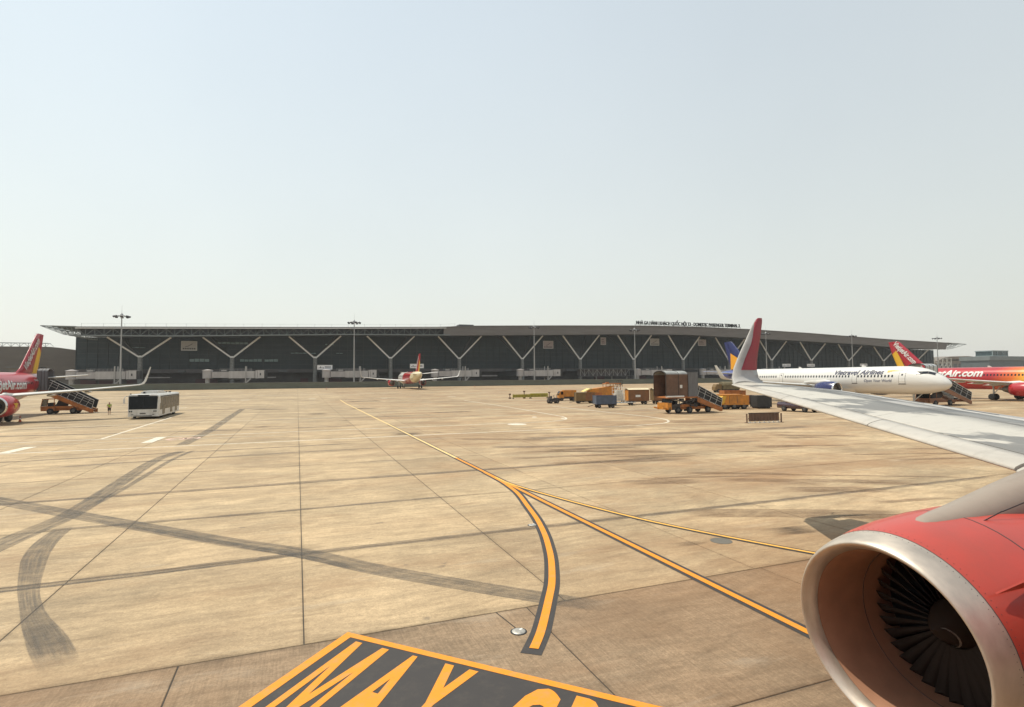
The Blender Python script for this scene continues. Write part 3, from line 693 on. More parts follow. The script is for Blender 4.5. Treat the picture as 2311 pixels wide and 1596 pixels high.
# boarding bridges
m_br = M('bridge_cladding', (0.40, 0.375, 0.37), 0.5, 0.1, var=0.12, scale=0.5, stretch=(2, 2, .3), dirt=0.35)
m_br2 = M('bridge_cladding_outer', (0.44, 0.42, 0.41), 0.5, 0.1, var=0.12, scale=0.5, stretch=(2, 2, .3), dirt=0.3)
m_frame = M('bridge_steel', (0.35, 0.34, 0.33), 0.5, 0.3, dirt=0.3); m_under = M('bridge_underside', (0.05, 0.05, 0.05), 0.7)
m_brglass = M('bridge_window', (0.03, 0.035, 0.04), 0.2)
def bridge_proto(ln):
    t = thing('boarding_bridge', 'x', 'boarding bridge', (0, 0, 1.1), 0, 'passenger boarding bridges along the terminal')
    z0, z1 = 4.2, 7.0
    mb = MB(); mb.lathe((1.7, 0, 0), (0, 0, 1), [(z0, 1.75), (z1+.25, 1.75)], 18, 0, True, True); mb.lathe((1.7, 0, 0), (0, 0, 1), [(z1+.25, 2.0), (z1+.35, 2.0), (z1+.75, 0.2)], 18, 0, False); mb.build('rotunda', m_br, t)
    mb = MB(); mb.lathe((1.7, 0, 0), (0, 0, 1), [(0, .85), (z0, .85)], 14); mb.build('rotunda_column', m_frame, t)
    mb = MB(); mb.box(3.3, ln*.42, -1.25, 1.25, z0+.2, z1-.25); mb.build('inner_tunnel', m_br, t)
    mb = MB(); mb.box(ln*.40, ln*.80, -1.5, 1.5, z0, z1)
    for i in range(12): mb.box(ln*.40+i*ln*.4/12, ln*.40+i*ln*.4/12+.09, -1.54, 1.54, z0+.05, z1-.05)
    mb.build('outer_tunnel', m_br2, t)
    mb = MB(); mb.box(ln*.30, ln*.82, -1.0, 1.0, z0-.45, z0-.02); mb.build('underframe', m_under, t)
    mb = MB(); mb.box(ln*.81, ln*.84, -1.7, 1.7, z0-.1, z1+.25); mb.box(ln*.845, ln*.95, -1.85, 1.85, z0-.05, z1+.35); mb.build('cab', m_br2, t)
    mb = MB(); mb.box(ln*.88, ln*.90, -1.88, -1.84, z0+1.1, z0+2.0); mb.build('cab_window', m_brglass, t)
    mb = MB()
    for i in range(5): mb.box(ln*(.955+.009*i), ln*(.961+.009*i), -1.75, 1.75, z0-.1, z1+.2)
    mb.box(ln*.95, ln*.995, -1.6, 1.6, z0, z1+.1); mb.build('bellows', m_under, t)
    for sx in (-1, 1):
        mb = MB(); mb.box(ln*.66-.2, ln*.66+.2, sx*2.0-.18, sx*2.0+.18, .9, 8.9); mb.build('lift_post', m_frame, t)
    mb = MB(); mb.box(ln*.66-.25, ln*.66+.25, -2.2, 2.2, .7, 1.2); mb.box(ln*.66-.2, ln*.66+.2, -1.85, 1.85, z0-.75, z0-.47)
    for sx in (-1, 1): mb.wheel((ln*.66, sx*.8, .55), .55, .4, (0, 1, 0))
    mb.build('drive_bogie', m_frame, t)
    mb = MB(); mb.bar((ln*.74, -2.1, z0-.1), (ln*.58, -2.1, .3), .12, .5); mb.bar((ln*.74, -2.1, z0+.8), (ln*.58, -2.1, 1.2), .06); mb.build('service_stair', m_frame, t)
    mb = MB()
    for i in range(9):
        x = ln*.25+i*ln*.055; mb.bar((x, 1.0, z1), (x, 1.0, z1+1.0), .06)
    for z in (z1+.55, z1+1.0): mb.bar((ln*.25, 1.0, z), (ln*.69, 1.0, z), .06)
    for dx in (.72, .745): mb.box(ln*dx, ln*dx+.12, -.3, .3, z1, z1+1.1)
    mb.box(ln*.28, ln*.36, -.7, .7, z1+.01, z1+.55); mb.build('roof_equipment', m_frame, t)
    mb = MB(); mb.box(.2, 3.2, 1.85, 32, z0+.1, z1-.1); mb.build('fixed_link', m_under, t)
    return t
bp = bridge_proto(23.0)
bl = [(-77.5, 'boarding bridge left of the first mast, behind the wing tip of the parked red jet'), (-34.2, 'boarding bridge under the second Y column from the left'), (9.6, 'boarding bridge below the small white sign left of the taxiing jet'),
      (55.5, 'boarding bridge right behind the taxiing jet tail'), (96.5, 'boarding bridge below the sixth Y column'), (161.5, 'boarding bridge behind the covered stairs truck, left end visible'), (203, 'boarding bridge between the stairs truck canopy and the winglet'),
      (246, 'boarding bridge mostly hidden behind our winglet')]
for i, (x, lb) in enumerate(bl):
    if i == 0: bp.location = (x, 244, 1.1); bp['label'] = lb
    else: dup(bp, lb, (x, 244, 1.1))
# the older lattice walkway between two bridges
ow = thing('lattice_walkway', 'older dark lattice sided walkway on posts left of the stairs truck', 'walkway', (131, 246, 1.1))
mb = MB(); mb.box(0, 29, 0, 3, 3.9, 4.2); mb.box(0, 29, 2.6, 2.8, 4.2, 7.4); mb.build('deck', m_podium, ow)
mb = MB(); mb.box(-1, 30, -.4, 3.4, 7.4, 7.75); mb.build('roof', m_soffit, ow)
mb = MB()
for i in range(13):
    x = .3+i*2.35; mb.bar((x, 0, 4.2), (x, 0, 7.4), .16)
    if i < 12: mb.bar((x, 0, 4.2 if i % 2 else 7.4), (x+2.35, 0, 7.4 if i % 2 else 4.2), .12)
mb.build('lattice', m_frame, ow)
for x in (1, 10, 19, 28): b = MB(); b.box(x-.3, x+.3, 1.2, 1.8, 0, 3.9); b.build('post', m_shaft, ow)

# neighbours
m_nb = M('brown_grey_cladding', (0.115, 0.10, 0.085), 0.8, var=0.15, scale=0.15, stretch=(1, 1, 4))
nb = thing('hangar', 'dark brown grey building behind the red jet at the left edge', 'building', (-150, 300, 1.1))
mb = MB(); prof = [(-160, 18.55), (48.5, 18.7), (52, 18.35), (58, 17.4)]
for (a, za), (b_, zb) in zip(prof, prof[1:]): mb.add([(a, 0, 0), (b_, 0, 0), (b_, 0, zb), (a, 0, za), (a, 60, 0), (b_, 60, 0), (b_, 60, zb), (a, 60, za)], [(0, 1, 2, 3), (3, 2, 6, 7), (7, 6, 5, 4)])
mb.add([(58, 0, 0), (58, 60, 0), (58, 60, 17.4), (58, 0, 17.4)], [(0, 1, 2, 3)])
for z in (5, 8, 11, 13.5): mb.box(-160, 57.8, -.12, -.004, z, z+.15)
mb.build('wall', m_nb, nb)
mb = MB()
for i in range(60):
    x = -130+i*3; mb.bar((x, .3, 18.7), (x, .3, 20.3), .14)
    mb.bar((x, .3, 18.7), (x+1.5, .3, 20.2), .12); mb.bar((x+1.5, .3, 20.2), (x+3, .3, 18.7), .12)
mb.bar((-130, .3, 20.3), (48, .3, 20.3), .16); mb.bar((-130, 3, 20.3), (48, 3, 20.3), .16); mb.build('roof_lattice', m_truss, nb)
hs = thing('service_hut', 'small dark hut in front of the brown building, left of the terminal corner', 'hut', (-93, 252, 1.1))
mb = MB(); mb.box(-4, 4, 0, 6, 0, 8.6); mb.build('wall', M('hut_wall', (0.15, 0.14, 0.12), .8), hs); mb = MB(); mb.box(-4.6, 4.6, -.6, 6.6, 8.6, 8.95); mb.build('roof', m_soffit, hs); mb = MB(); mb.box(-1.4, 1.2, -.06, -.004, 5.2, 8.0); mb.build('opening', m_under, hs)

m_far = M('distant_brown_roof', (0.21, 0.18, 0.155), 0.8, var=0.2, scale=0.1)
m_farw = M('distant_wall', (0.25, 0.225, 0.2), 0.8, var=0.3, scale=0.15, stretch=(1, 1, .3))
fb = thing('airport_hall', 'distant brown low hall with curved roof beyond the terminal right end', 'building', (560, 345, 1.1))
mb = MB(); P = [(2, 16.5), (12, 19.4), (22, 20.6), (35, 20.9), (48, 21.3), (60, 20.6), (75, 20.0), (120, 19.2)]
mb.loft([[(x, 0, z-3.2), (x, -.5, z-.4), (x, 10, z), (x, 40, z-1), (x, 40, z-3.2)] for x, z in P], 0, False); mb.build('roof', m_far, fb)
mb = MB(); mb.box(6, 120, 3, 38, 0, 16.6); mb.build('wall', m_farw, fb)
mb = MB()
for i in range(14): mb.box(9+i*7.4, 14+i*7.4, 2.9, 2.997, 8.5, 13.5)
mb.build('window_row', m_soffit, fb, kind='stuff')
st = thing('steel_frame', 'pale open steel frame standing right of the terminal end', 'steel structure', (536, 335, 1.1))
mb = MB()
for i in range(6):
    x = i*6; mb.bar((x, 0, 0), (x, 0, 18.5), .5)
    for z in (8, 11, 14, 17.5):
        if i < 5: mb.bar((x, 0, z), (x+6, 0, z+.4), .35)
    if i < 5: mb.bar((x, 0, 8), (x+6, 0, 14), .25); mb.bar((x, 0, 17.5), (x+6, 0, 11), .25)
mb.build('frame', M('pale_steel', (0.42, 0.42, 0.38), 0.6), st)
m_teal = M('blue_grey_cladding', (0.165, 0.19, 0.195), 0.7, var=0.12, scale=.2); m_teal2 = M('pale_blue_grey_trim', (0.27, 0.33, 0.33), 0.6)
tw = thing('control_building', 'blue grey control building with glazed cab at the right edge', 'building', (515, 268, 1.1))
mb = MB(); mb.box(-17, 60, 0, 20, 0, 14.0); mb.build('lower_wall', M('dark_blue_grey_wall', (0.10, 0.122, 0.13), .7, var=.15, scale=.2), tw)
mb = MB(); mb.box(-17.6, 60.6, -.6, 20.6, 14.0, 17.2); mb.build('upper_band', m_teal, tw)
mb = MB(); mb.box(-7, 13, 3, 15, 17.2, 17.9); mb.box(-7.2, 13.2, 2.8, 15.2, 21.2, 21.9)
for x in (-6.9, -.5, 6, 12.6): mb.box(x-.15, x+.15, 2.9, 3.3, 17.9, 21.2)
mb.build('cab_frame', m_teal2, tw)
mb = MB(); mb.box(-6.8, 12.8, 3.2, 14.8, 17.9, 21.2); mb.build('cab_glass', M('cab_glass', (0.05, 0.08, 0.085), .25), tw)
# ================================================================ AIRLINERS
def ramp_mat(name, stops, kz=0.0, kz0=3.8, rough=0.28, noise=0.0):
    """paint scheme banded along the fuselage (object Y), edges slanted by height"""
    m, nt, bs = new_mat(name)
    tc = nd(nt, 'ShaderNodeTexCoord').outputs['Object']
    sx = nd(nt, 'ShaderNodeSeparateXYZ'); nt.links.new(tc, sx.inputs[0])
    y = math_n(nt, 'ADD', sx.outputs['Y'], math_n(nt, 'MULTIPLY', math_n(nt, 'SUBTRACT', sx.outputs['Z'], kz0), kz))
    if noise: y = math_n(nt, 'ADD', y, math_n(nt, 'MULTIPLY', math_n(nt, 'SUBTRACT', noise_n(nt, tc, .8, 3), .5), noise))
    r = nd(nt, 'ShaderNodeValToRGB'); nt.links.new(mr(nt, y, 0, 50, 0, 1), r.inputs[0])
    el = r.color_ramp.elements
    while len(el) > 1: el.remove(el[-1])
    for i, (p, c) in enumerate(stops):
        e = el[0] if i == 0 else el.new(p/50)
        e.position = p/50; e.color = (*c, 1)
    d = noise_n(nt, tc, .7, 5, .6, (1, .3, 2))
    c = mixc(nt, mr(nt, d, .5, .75, 0, .16), r.outputs[0], (.20, .17, .13))
    nt.links.new(c, bs.inputs['Base Color']); bs.inputs['Roughness'].default_value = rough
    bs.inputs['Coat Weight'].default_value = 0.3; bs.inputs['Coat Roughness'].default_value = 0.12
    return m
RED = (0.40, 0.018, 0.024); YEL = (0.80, 0.44, 0.03); WHT = (0.66, 0.645, 0.61); CRM = (0.74, 0.66, 0.42); NAVY = (0.014, 0.018, 0.095)
m_fw = M('white_aircraft_paint', WHT, 0.3, var=0.05, scale=.8, dirt=0.10, coat=.3)
m_red = M('red_aircraft_paint', RED, 0.3, var=0.08, scale=1.0, coat=.35)
m_redfin = M('red_fin_paint', (0.36, 0.014, 0.03), 0.35, var=0.08, scale=1.0, coat=.2)
m_yfin = M('yellow_fin_paint', (0.62, 0.36, 0.02), 0.4, var=0.06)
m_navy = M('navy_aircraft_paint', NAVY, 0.25, var=0.1, coat=.4); m_navyfin = M('navy_fin_paint', (0.018, 0.026, 0.115), 0.4)
m_orange_f = M('orange_fin_paint', (0.78, 0.34, 0.02), 0.4, var=0.05)
m_wing = M('light_grey_wing', (0.58, 0.57, 0.54), 0.4, 0.0, var=0.10, scale=.8, dirt=.15)
m_metal = M('bare_lip_metal', (0.72, 0.70, 0.67), 0.22, 0.9, var=0.06)
m_tyre = M('aircraft_tyre', (0.018, 0.018, 0.018), 0.8); m_strut = M('gear_strut', (0.45, 0.45, 0.43), .4, .4, dirt=.4)
m_pane = M('cabin_pane', (0.015, 0.017, 0.022), 0.12); m_seam = M('panel_seam', (0.10, 0.09, 0.085), .7)
m_duct = M('inlet_duct', (0.16, 0.15, 0.14), .4, .5); m_fan = M('fan_blade', (0.06, 0.06, 0.065), .35, .7); m_exh = M('exhaust_metal', (0.20, 0.18, 0.16), .4, .9)
NR = 28
class Fus:
    def __init__(s, L):
        k = L-44.5
        s.t = [(0, 3.30, .03, .03), (.12, 3.31, .36, .33), (.45, 3.34, .70, .66), (1.0, 3.42, 1.04, 1.0), (1.7, 3.52, 1.34, 1.30), (2.4, 3.62, 1.56, 1.58), (3.2, 3.72, 1.74, 1.80), (4.2, 3.80, 1.88, 1.95), (5.4, 3.85, 1.95, 2.04), (6.8, 3.86, 1.975, 2.07),
               (30.5+k, 3.86, 1.975, 2.07), (33+k, 3.93, 1.95, 2.0), (35.5+k, 4.12, 1.82, 1.82), (38+k, 4.40, 1.54, 1.54), (40.3+k, 4.68, 1.16, 1.20), (42.3+k, 4.92, .78, .84), (43.7+k, 5.06, .50, .55), (44.5+k, 5.14, .26, .30)]
    def sec(s, y):
        t = s.t
        for a, b in zip(t, t[1:]):
            if y <= b[0]:
                f = (y-a[0])/(b[0]-a[0]); return tuple(p+(q-p)*f for p, q in zip(a[1:], b[1:]))
        return t[-1][1:]
    def pt(s, y, a, off=0.0):
        zc, w, h = s.sec(y); return Vector(((w+off)*math.cos(a), y, zc+(h+off)*math.sin(a)))
    def ang(s, y, z):
        zc, w, h = s.sec(y); return math.asin(max(-1, min(1, (z-zc)/h)))
    def patch(s, mb, y0, y1, z0, z1, side, off, mat=0, ny=1, nz=3):
        """skin patch between two stations and two heights"""
        vs = []
        for i in range(ny+1):
            y = y0+(y1-y0)*i/ny
            for j in range(nz+1):
                p = s.pt(y, s.ang(y, z0+(z1-z0)*j/nz), off); p.x *= side; vs.append(p)
        n = nz+1
        mb.add(vs, [(i*n+j, i*n+j+1, (i+1)*n+j+1, (i+1)*n+j) for i in range(ny) for j in range(nz)], mat)
    def quad(s, mb, pts, side, off, mat=0):
        vs = []
        for y, a in pts:
            p = s.pt(y, R(a), off); p.x *= side; vs.append(p)
        mb.add(vs, [tuple(range(len(vs)))], mat)
AIRF = [(0, 0), (.04, .42), (.15, .85), (.35, 1), (.6, .72), (.85, .3), (1, .04), (1, -.04), (.8, -.22), (.5, -.5), (.25, -.55), (.06, -.3)]
def foil(le, chord, t, up=Vector((0, 0, 1)), back=Vector((0, 1, 0))):
    return [Vector(le)+back*(f*chord)+up*(g*t) for f, g in AIRF]
def wrap_text(fu, body, m, parent, side, y_start, width, zc, name='title_lettering', **k):
    """lettering laid on the fuselage skin; reads from nose on the port side, from tail on the starboard"""
    me = text_mesh(body, **k); me.materials.clear(); me.materials.append(m); me.name = name
    xs = [v.co.x for v in me.vertices]; a, b = min(xs), max(xs); f = width/(b-a)
    bm = bmesh.new(); bm.from_mesh(me); bmesh.ops.triangulate(bm, faces=bm.faces)
    for k in range(-3, 12): bmesh.ops.bisect_plane(bm, geom=bm.verts[:]+bm.edges[:]+bm.faces[:], plane_co=(0, k*.13+.01, 0), plane_no=(0, 1, 0))
    bm.to_mesh(me); bm.free()
    for v in me.vertices:
        x = (v.co.x-a)*f; y = y_start+x if side > 0 else y_start-x
        c, w, h = fu.sec(y); s0 = math.asin(max(-1, min(1, (zc-c)/h))); an = s0+v.co.y*f/h
        p = fu.pt(y, an, 0.022); v.co = (p.x*side, p.y, p.z)
    me.update(); o = bpy.data.objects.new(name, me); COL.objects.link(o); o.parent = parent; return o

def engine(t, side, ye, m_nac, star=False, zc=2.02, xc=5.75):
    if m_nac is m_navy: zc, ye = 2.55, ye-2.3
    mb = MB(); c = (side*xc, ye, zc); ax = (0, 1, 0)
    mb.lathe(c, ax, [(.24, 1.06), (.6, 1.14), (1.2, 1.2), (2.0, 1.2), (2.8, 1.1), (3.4, .95), (3.42, .80)], 28); n = mb.build('engine_nacelle', m_nac, t)
    mb = MB(); mb.lathe(c, ax, [(.6, .86), (.3, .855), (.12, .88), (.03, .93), (0, .97), (.03, 1.01), (.12, 1.04), (.24, 1.06)], 28); mb.build('inlet_lip', m_metal, n)
    mb = MB(); mb.lathe(c, ax, [(.6, .86), (1.1, .87), (1.1, 0.02)], 24); mb.build('inlet_duct', m_duct, n)
    mb = MB(); mb.lathe(c, ax, [(.62, .01), (.75, .14), (1.0, .26)], 16); mb.build('spinner', m_fan, n)
    mb = MB(); mb.lathe(c, ax, [(3.38, .80), (3.9, .62), (4.5, .42), (4.5, .3), (4.8, .2), (5.2, .03)], 20); mb.build('exhaust_cone', m_exh, n)
    mb = MB()
    mb.loft([[(side*(xc+d*w), y, z) for d, z in ((-1, z0), (-1, z1), (1, z1), (1, z0))] for y, z0, z1, w in ((ye+1.2, zc+1.0, zc+1.22, .05), (ye+2.2, zc+.8, zc+1.45, .17), (ye+3.6, zc+.6, zc+1.35, .19), (ye+6.0, zc+.75, zc+1.2, .1))], 0, True)
    mb.build('pylon', m_wing, n)
    if star:
        mb = MB()
        for s2 in (-1, 1):
            vs = []
            for i in range(10):
                r = .62 if i % 2 == 0 else .25; a = math.pi/2+i*math.pi/5
                y = ye+1.75+r*math.cos(a); an = math.asin(max(-.99, min(.99, (r*math.sin(a)+.1)/1.22)))
                vs.append((side*xc+s2*1.215*math.cos(an), y, zc+1.215*math.sin(an)))
            mb.add(vs+[(side*xc+s2*1.225, ye+1.75, zc+.1)], [(i, (i+1) % 10, 10) for i in range(10)])
        mb.build('star_emblem', m_yfin, n)
    return n
def gear(t, x, y, r, w, ztop, twin=.46, name='main_gear'):
    mb = MB(); mb.tube((x, y, r), (x, y, ztop), .13, .15, 8); mb.bar((x, y, r+.5), (x, y-1.2, ztop), .1); g = mb.build(name, m_strut, t)
    for s in (-1, 1):
        mb = MB(); mb.wheel((x+s*twin, y, r), r, w, (1, 0, 0)); mb.build('wheel', m_tyre, g)
def airliner(label, loc, rz, L, m_fus, m_nac, fin, text, stab_m=None, star=False, windows=True, win_rows=None, doors=(5.6, ), m_door=None, wing_m=None, port=True, starboard=True, group='parked airliners'):
    t = thing('airliner', label, 'airliner', loc, rz, group)
    fu = Fus(L); k = L-44.5; plug = 4.27 if L > 40 else 0.0; yr = 11.6+plug; wm = wing_m or m_wing
    mb = MB(); mb.loft([[fu.pt(y, 2*math.pi*i/NR) for i in range(NR)] for y, *_ in fu.t])
    mb.loft([[Vector((x*w, y, z)) for x, z in ((-1, 2.6), (-.8, 1.75-d), (0, 1.6-d), (.8, 1.75-d), (1, 2.6))] for y, w, d in ((yr-2.6, 1.5, -.25), (yr-1, 1.95, 0), (yr+5, 2.05, .02), (yr+8, 1.6, -.15), (yr+9.5, 1.2, -.35))], 0, True, closed=False)
    mb.build('fuselage', m_fus, t)
    for s in (-1, 1):                                     # wings
        mb = MB(); W = [(0.9, yr-.3, 7.2, 2.55, .5), (1.95, yr+.1, 6.4, 2.7, .48), (6.4, yr+2.35, 4.0, 3.12, .28), (12, yr+5.2, 2.6, 3.62, .17), (16.7, yr+7.6, 1.55, 4.12, .09)]
        rings = [foil((s*x, y, z), c, th) for x, y, c, z, th in W]
        mb.loft(rings if s > 0 else rings); mb.build('wing', wm, t)
        mb = MB(); S = [(16.7, 0, 1.55, 4.12, 0, .09), (17.05, .35, 1.35, 4.25, .4, .08), (17.28, .75, 1.15, 4.65, .8, .07), (17.45, 1.35, .9, 5.5, 1, .05), (17.62, 2.1, .55, 6.5, 1, .03)]
        mb.loft([foil((s*x, yr+7.6+dy, z), c, th, Vector((-s*w, 0, 1-w)).normalized()) for x, dy, c, z, w, th in S]); mb.build('winglet', wm, t)
        mb = MB()
        for x in (4.5, 8.2, 11.6):
            y = interp(x, [(a, b+c) for a, b, c, _, _ in W]); z = interp(x, [(a, z) for a, _, _, z, _ in W])
            mb.loft([foil((s*(x-.14), y-1.5, z-.25), 2.3, .05), foil((s*x, y-1.7, z-.3), 2.7, .24), foil((s*(x+.14), y-1.5, z-.25), 2.3, .05)])
        mb.build('flap_fairing', wm, t, kind='stuff')
        engine(t, s, yr-.95, m_nac, star)
        sm = stab_m or wm
        mb = MB(); mb.loft([foil((s*x, y, z), c, th) for x, y, c, z, th in ((.5, L-7.0, 3.9, 5.0, .2), (6.2, L-3.3, 1.6, 5.62, .08))]); mb.build('stabiliser', sm, t)
        gear(t, s*3.8, yr+6.1, .58, .42, 2.6)
    gear(t, 0, 5.07, .38, .22, 1.9, .25, 'nose_gear')
    # fin and rudder
    f0, f1 = (L-9.2, 5.85), (L-3.55, 11.72)               # leading edge line
    r0, r1 = (L-3.3, 5.65), (L-1.25, 11.76)               # trailing edge line
    h0, h1 = (L-4.9, 5.6), (L-1.95, 11.76)                # hinge
    def vfoil(le, te, z, th): return [Vector((x*th, le+(te-le)*f, z)) for f, x in ((0, 0), (.1, .7), (.35, 1), (.7, .8), (1, .45), (1, -.45), (.7, -.8), (.35, -1), (.1, -.7))]
    mb = MB(); mb.loft([vfoil(L-12.2, L-6.0, 5.75, .05), vfoil(f0[0]-.5, h0[0], 6.02, .17), vfoil(f0[0]+.55, h0[0]+.25, 6.6, .2), vfoil(f1[0]-.25, h1[0]-.03, 11.5, .11), vfoil(f1[0]+.25, h1[0], 11.76, .07)]); mb.build('tail_fin', fin['fin'], t)
    hm = lambda z: h0[0]+.03+(h1[0]-h0[0])*(z-5.65)/6.05; rm = lambda z: r0[0]+(r1[0]-r0[0])*(z-5.65)/6.05
    mb = MB(); mb.loft([vfoil(hm(5.65), rm(5.65), 5.65, .10), [Vector((p.x, p.y, 9.9-0.9*(p.y-hm(9.5))+.02)) for p in vfoil(hm(9.5), rm(9.5), 9.5, .07)]]); mb.build('rudder', fin['rudder'], t)
    mb = MB(); mb.loft([[Vector((p.x, p.y, 9.9-0.9*(p.y-hm(9.5))+.03)) for p in vfoil(hm(9.5), rm(9.5), 9.5, .07)], vfoil(hm(11.7), rm(11.7), 11.7, .05)]); mb.build('rudder_tip', fin['fin'], t)
    if 'flag' in fin:                                     # slanted panel of a second colour
        for s in (-1, 1):
            mb = MB(); P = [(p[0]+L, p[1]) for p in fin['flag']]
            for th in (.235,): mb.add([(s*th, y, z) for y, z in P], [tuple(range(len(P)))])
            mb.build('fin_panel', fin['flag_m'], t)
    if fin.get('text'):
        for s in (-1, 1):
            me = text_mesh(fin['text'], size=1.0, off=.03, shear=.15); me.materials.clear(); me.materials.append(m_fw)
            xs_ = [v.co.x for v in me.vertices]; w = max(xs_)-min(xs_); k2 = 6.1/w
            # baseline runs up the fin, parallel to its leading edge; port side reads upwards, starboard downwards
            d = Vector((0, f1[0]-f0[0], f1[1]-f0[1])).normalized(); up = Vector((0, -d.z, d.y))
            for v in me.vertices:
                x, y = (v.co.x-min(xs_))*k2, v.co.y*k2
                if s > 0: p = Vector((0, f0[0]+1.95, 6.15))+d*x+up*(y)*1.55
                else: p = Vector((0, f1[0]+1.22, 11.1))-d*x+up*(y)*1.5
                v.co = (s*.235, p.y, p.z)
            o = obj_of('fin_lettering', me, t)
    # doors, windows, cockpit
    md = m_door or m_fus
    for s in (-1, 1):
        for y, z0, h, w in [(5.0, 3.4, 1.88, .84), (L-8.4, 3.45, 1.8, .78)] + ([(12.4, 3.45, 1.55, .72), (26.6, 3.45, 1.55, .72)] if L > 40 else [(14.3, 4.1, .95, .5), (15.2, 4.1, .95, .5)]):
            mb = MB(); fu.patch(mb, y-.045, y+w+.045, z0-.05, z0+h+.04, s, .008, 0, 2, 5); fu.patch(mb, y-.12, y+w+.12, z0-.14, z0-.06, s, .02, 0, 1, 1)
            dd = mb.build('door_seal', m_seam, t)
            mb = MB(); fu.patch(mb, y, y+w, z0, z0+h, s, .016, 0, 2, 5); fu.patch(mb, y+w*.38, y+w*.62, z0+1.12, z0+1.36, s, .022, 1, 1, 1); mb.build('door', [md, m_pane], t)
        mb = MB(); y = 6.7
        while y < L-9.5:
            if not (L > 40 and (12.2 < y < 13.5 or 26.4 < y < 27.7 or 20.6 < y < 20.95)): fu.patch(mb, y, y+.235, 4.30, 4.64, s, .014, 0, 1, 2)
            y += .533
        mb.build('cabin_window_row', m_pane, t, kind='stuff')
        for q in ([(1.62, 57), (2.30, 50), (2.42, 66), (1.78, 84)], [(2.36, 48.5), (3.02, 37), (3.02, 52), (2.52, 64)], [(3.08, 35.5), (3.58, 31), (3.62, 44), (3.12, 50)]):
            mb = MB(); cy = sum(p[0] for p in q)/4; ca = sum(p[1] for p in q)/4
            fu.quad(mb, [(cy+(a-cy)*1.14, ca+(b-ca)*1.14) for a, b in q], s, .03); fr = mb.build('cockpit_frame', m_seam, t)
            mb = MB(); fu.quad(mb, q, s, .045); mb.build('cockpit_window', m_pane, fr)
    for tx in text: wrap_text(fu, tx[0], tx[1], t, tx[2], tx[3], tx[4], tx[5], **(tx[6] if len(tx) > 6 else {}))
    mb = MB(); mb.prism([(0.01, 12, 5.9), (0.01, 12.6, 6.25), (.01, 12.9, 6.25), (0.01, 12.9, 5.9)], (-.02, 0, 0)); mb.prism([(0.01, 24, 5.9), (0.01, 24.5, 6.2), (.01, 24.8, 6.2), (0.01, 24.8, 5.9)], (-.02, 0, 0)); mb.build('antenna', m_fw, t)
    return t, fu

m_vjA = ramp_mat('red_livery_white_nose', [(0, WHT), (9.5, WHT), (11.5, YEL), (14.5, (.62, .09, .02)), (17, RED), (50, RED)], .5, noise=1.2)
m_vjB = ramp_mat('red_livery_yellow_fade', [(0, WHT), (17.2, WHT), (18.0, YEL), (20.0, (.66, .14, .02)), (23.5, RED), (50, RED)], .45, noise=1.0)
m_vjC = ramp_mat('red_band_cream_tail', [(0, WHT), (13.2, WHT), (13.8, RED), (27.0, RED), (27.8, CRM), (33, CRM), (50, WHT)], -.3)
m_vtr = ramp_mat('white_livery_blue_tail', [(0, WHT), (38.0, WHT), (39.2, (.25, .30, .5)), (41.0, (.05, .07, .26)), (50, NAVY)], .6)
VJF = dict(fin=m_redfin, rudder=m_yfin, text='VietjetAir.com')
tw_ = dict(size=1.0, off=.035, shear=.22)
# red jet parked on the left: nose towards us, out of frame
airliner('red low cost jet cut by the left edge, stairs at its rear door', (-35.8, 60.3, 0), 0, 44.5, m_vjA, m_red, VJF,
         [('VietjetAir.com', m_fw, 1, 23.2, 9.6, 3.75, dict(size=1.25, off=.04, shear=.22)), ('VN-A675', m_fw, 1, 36.0, 1.6, 4.75, dict(size=.5, off=.02))], star=True, m_door=m_vjA)
# white and navy jet parked on the right
m_titl = M('navy_title', (0.02, 0.025, 0.07), .5); m_tag = M('grey_title', (0.17, 0.18, 0.24), .5); m_flag = M('orange_emblem', (0.74, 0.42, 0.08), .5)
vt, vfu = airliner('white jet with navy engine and blue tail, lettered along its roof line, behind our wing', (83.5, 49.5, 0), 0, 44.5, m_vtr, m_navy,
         dict(fin=m_navyfin, rudder=m_navyfin, flag=[(-7.55, 7.05), (-3.25, 9.35), (-3.25, 5.95), (-4.6, 6.1)], flag_m=m_orange_f),
         [('Vietravel Airlines', m_titl, -1, 16.3, 8.1, 4.74, dict(size=1.2, off=.03, shear=.32)), ('Open Your World', m_tag, -1, 11.15, 4.3, 3.62, dict(size=.66, off=.012, shear=.22)),
          ('Vietravel Airlines', m_titl, 1, 8.4, 8.6, 4.93, dict(size=1, off=.022, shear=.32))], stab_m=M('pale_blue_stabiliser', (.30, .36, .52), .35), m_door=m_vtr)
for s in (-1, 1):                                         # flag emblem after the title
    mb = MB()
    for j in range(5):
        y0 = 7.7-.34*j; zt = 5.30+.04*math.sin(j*1.1); vfu.patch(mb, y0-.34, y0, 5.02+.05*j+.04*math.sin(j), zt, s, .016, 0, 1, 3)
    mb.build('flag_emblem', m_flag, vt)
# red jet beyond it at the right edge
airliner('red, yellow and white jet at the right edge beyond the white jet', (120.0, 40.1, 0), 0, 44.5, m_vjB, m_red, VJF,
         [('VietjetAir.com', m_fw, -1, 36.2, 11.6, 4.25, dict(size=1.3, off=.045, shear=.28))], m_door=m_vjB, stab_m=m_fw)
# small jet taxiing away towards the terminal
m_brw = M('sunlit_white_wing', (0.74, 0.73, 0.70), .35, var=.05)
airliner('red and white jet seen from behind, taxiing towards the terminal wall', (37.7, 217.7, 1.1), math.pi, 37.57, m_vjC, m_red, VJF, [], wing_m=m_brw, m_door=m_vjC)
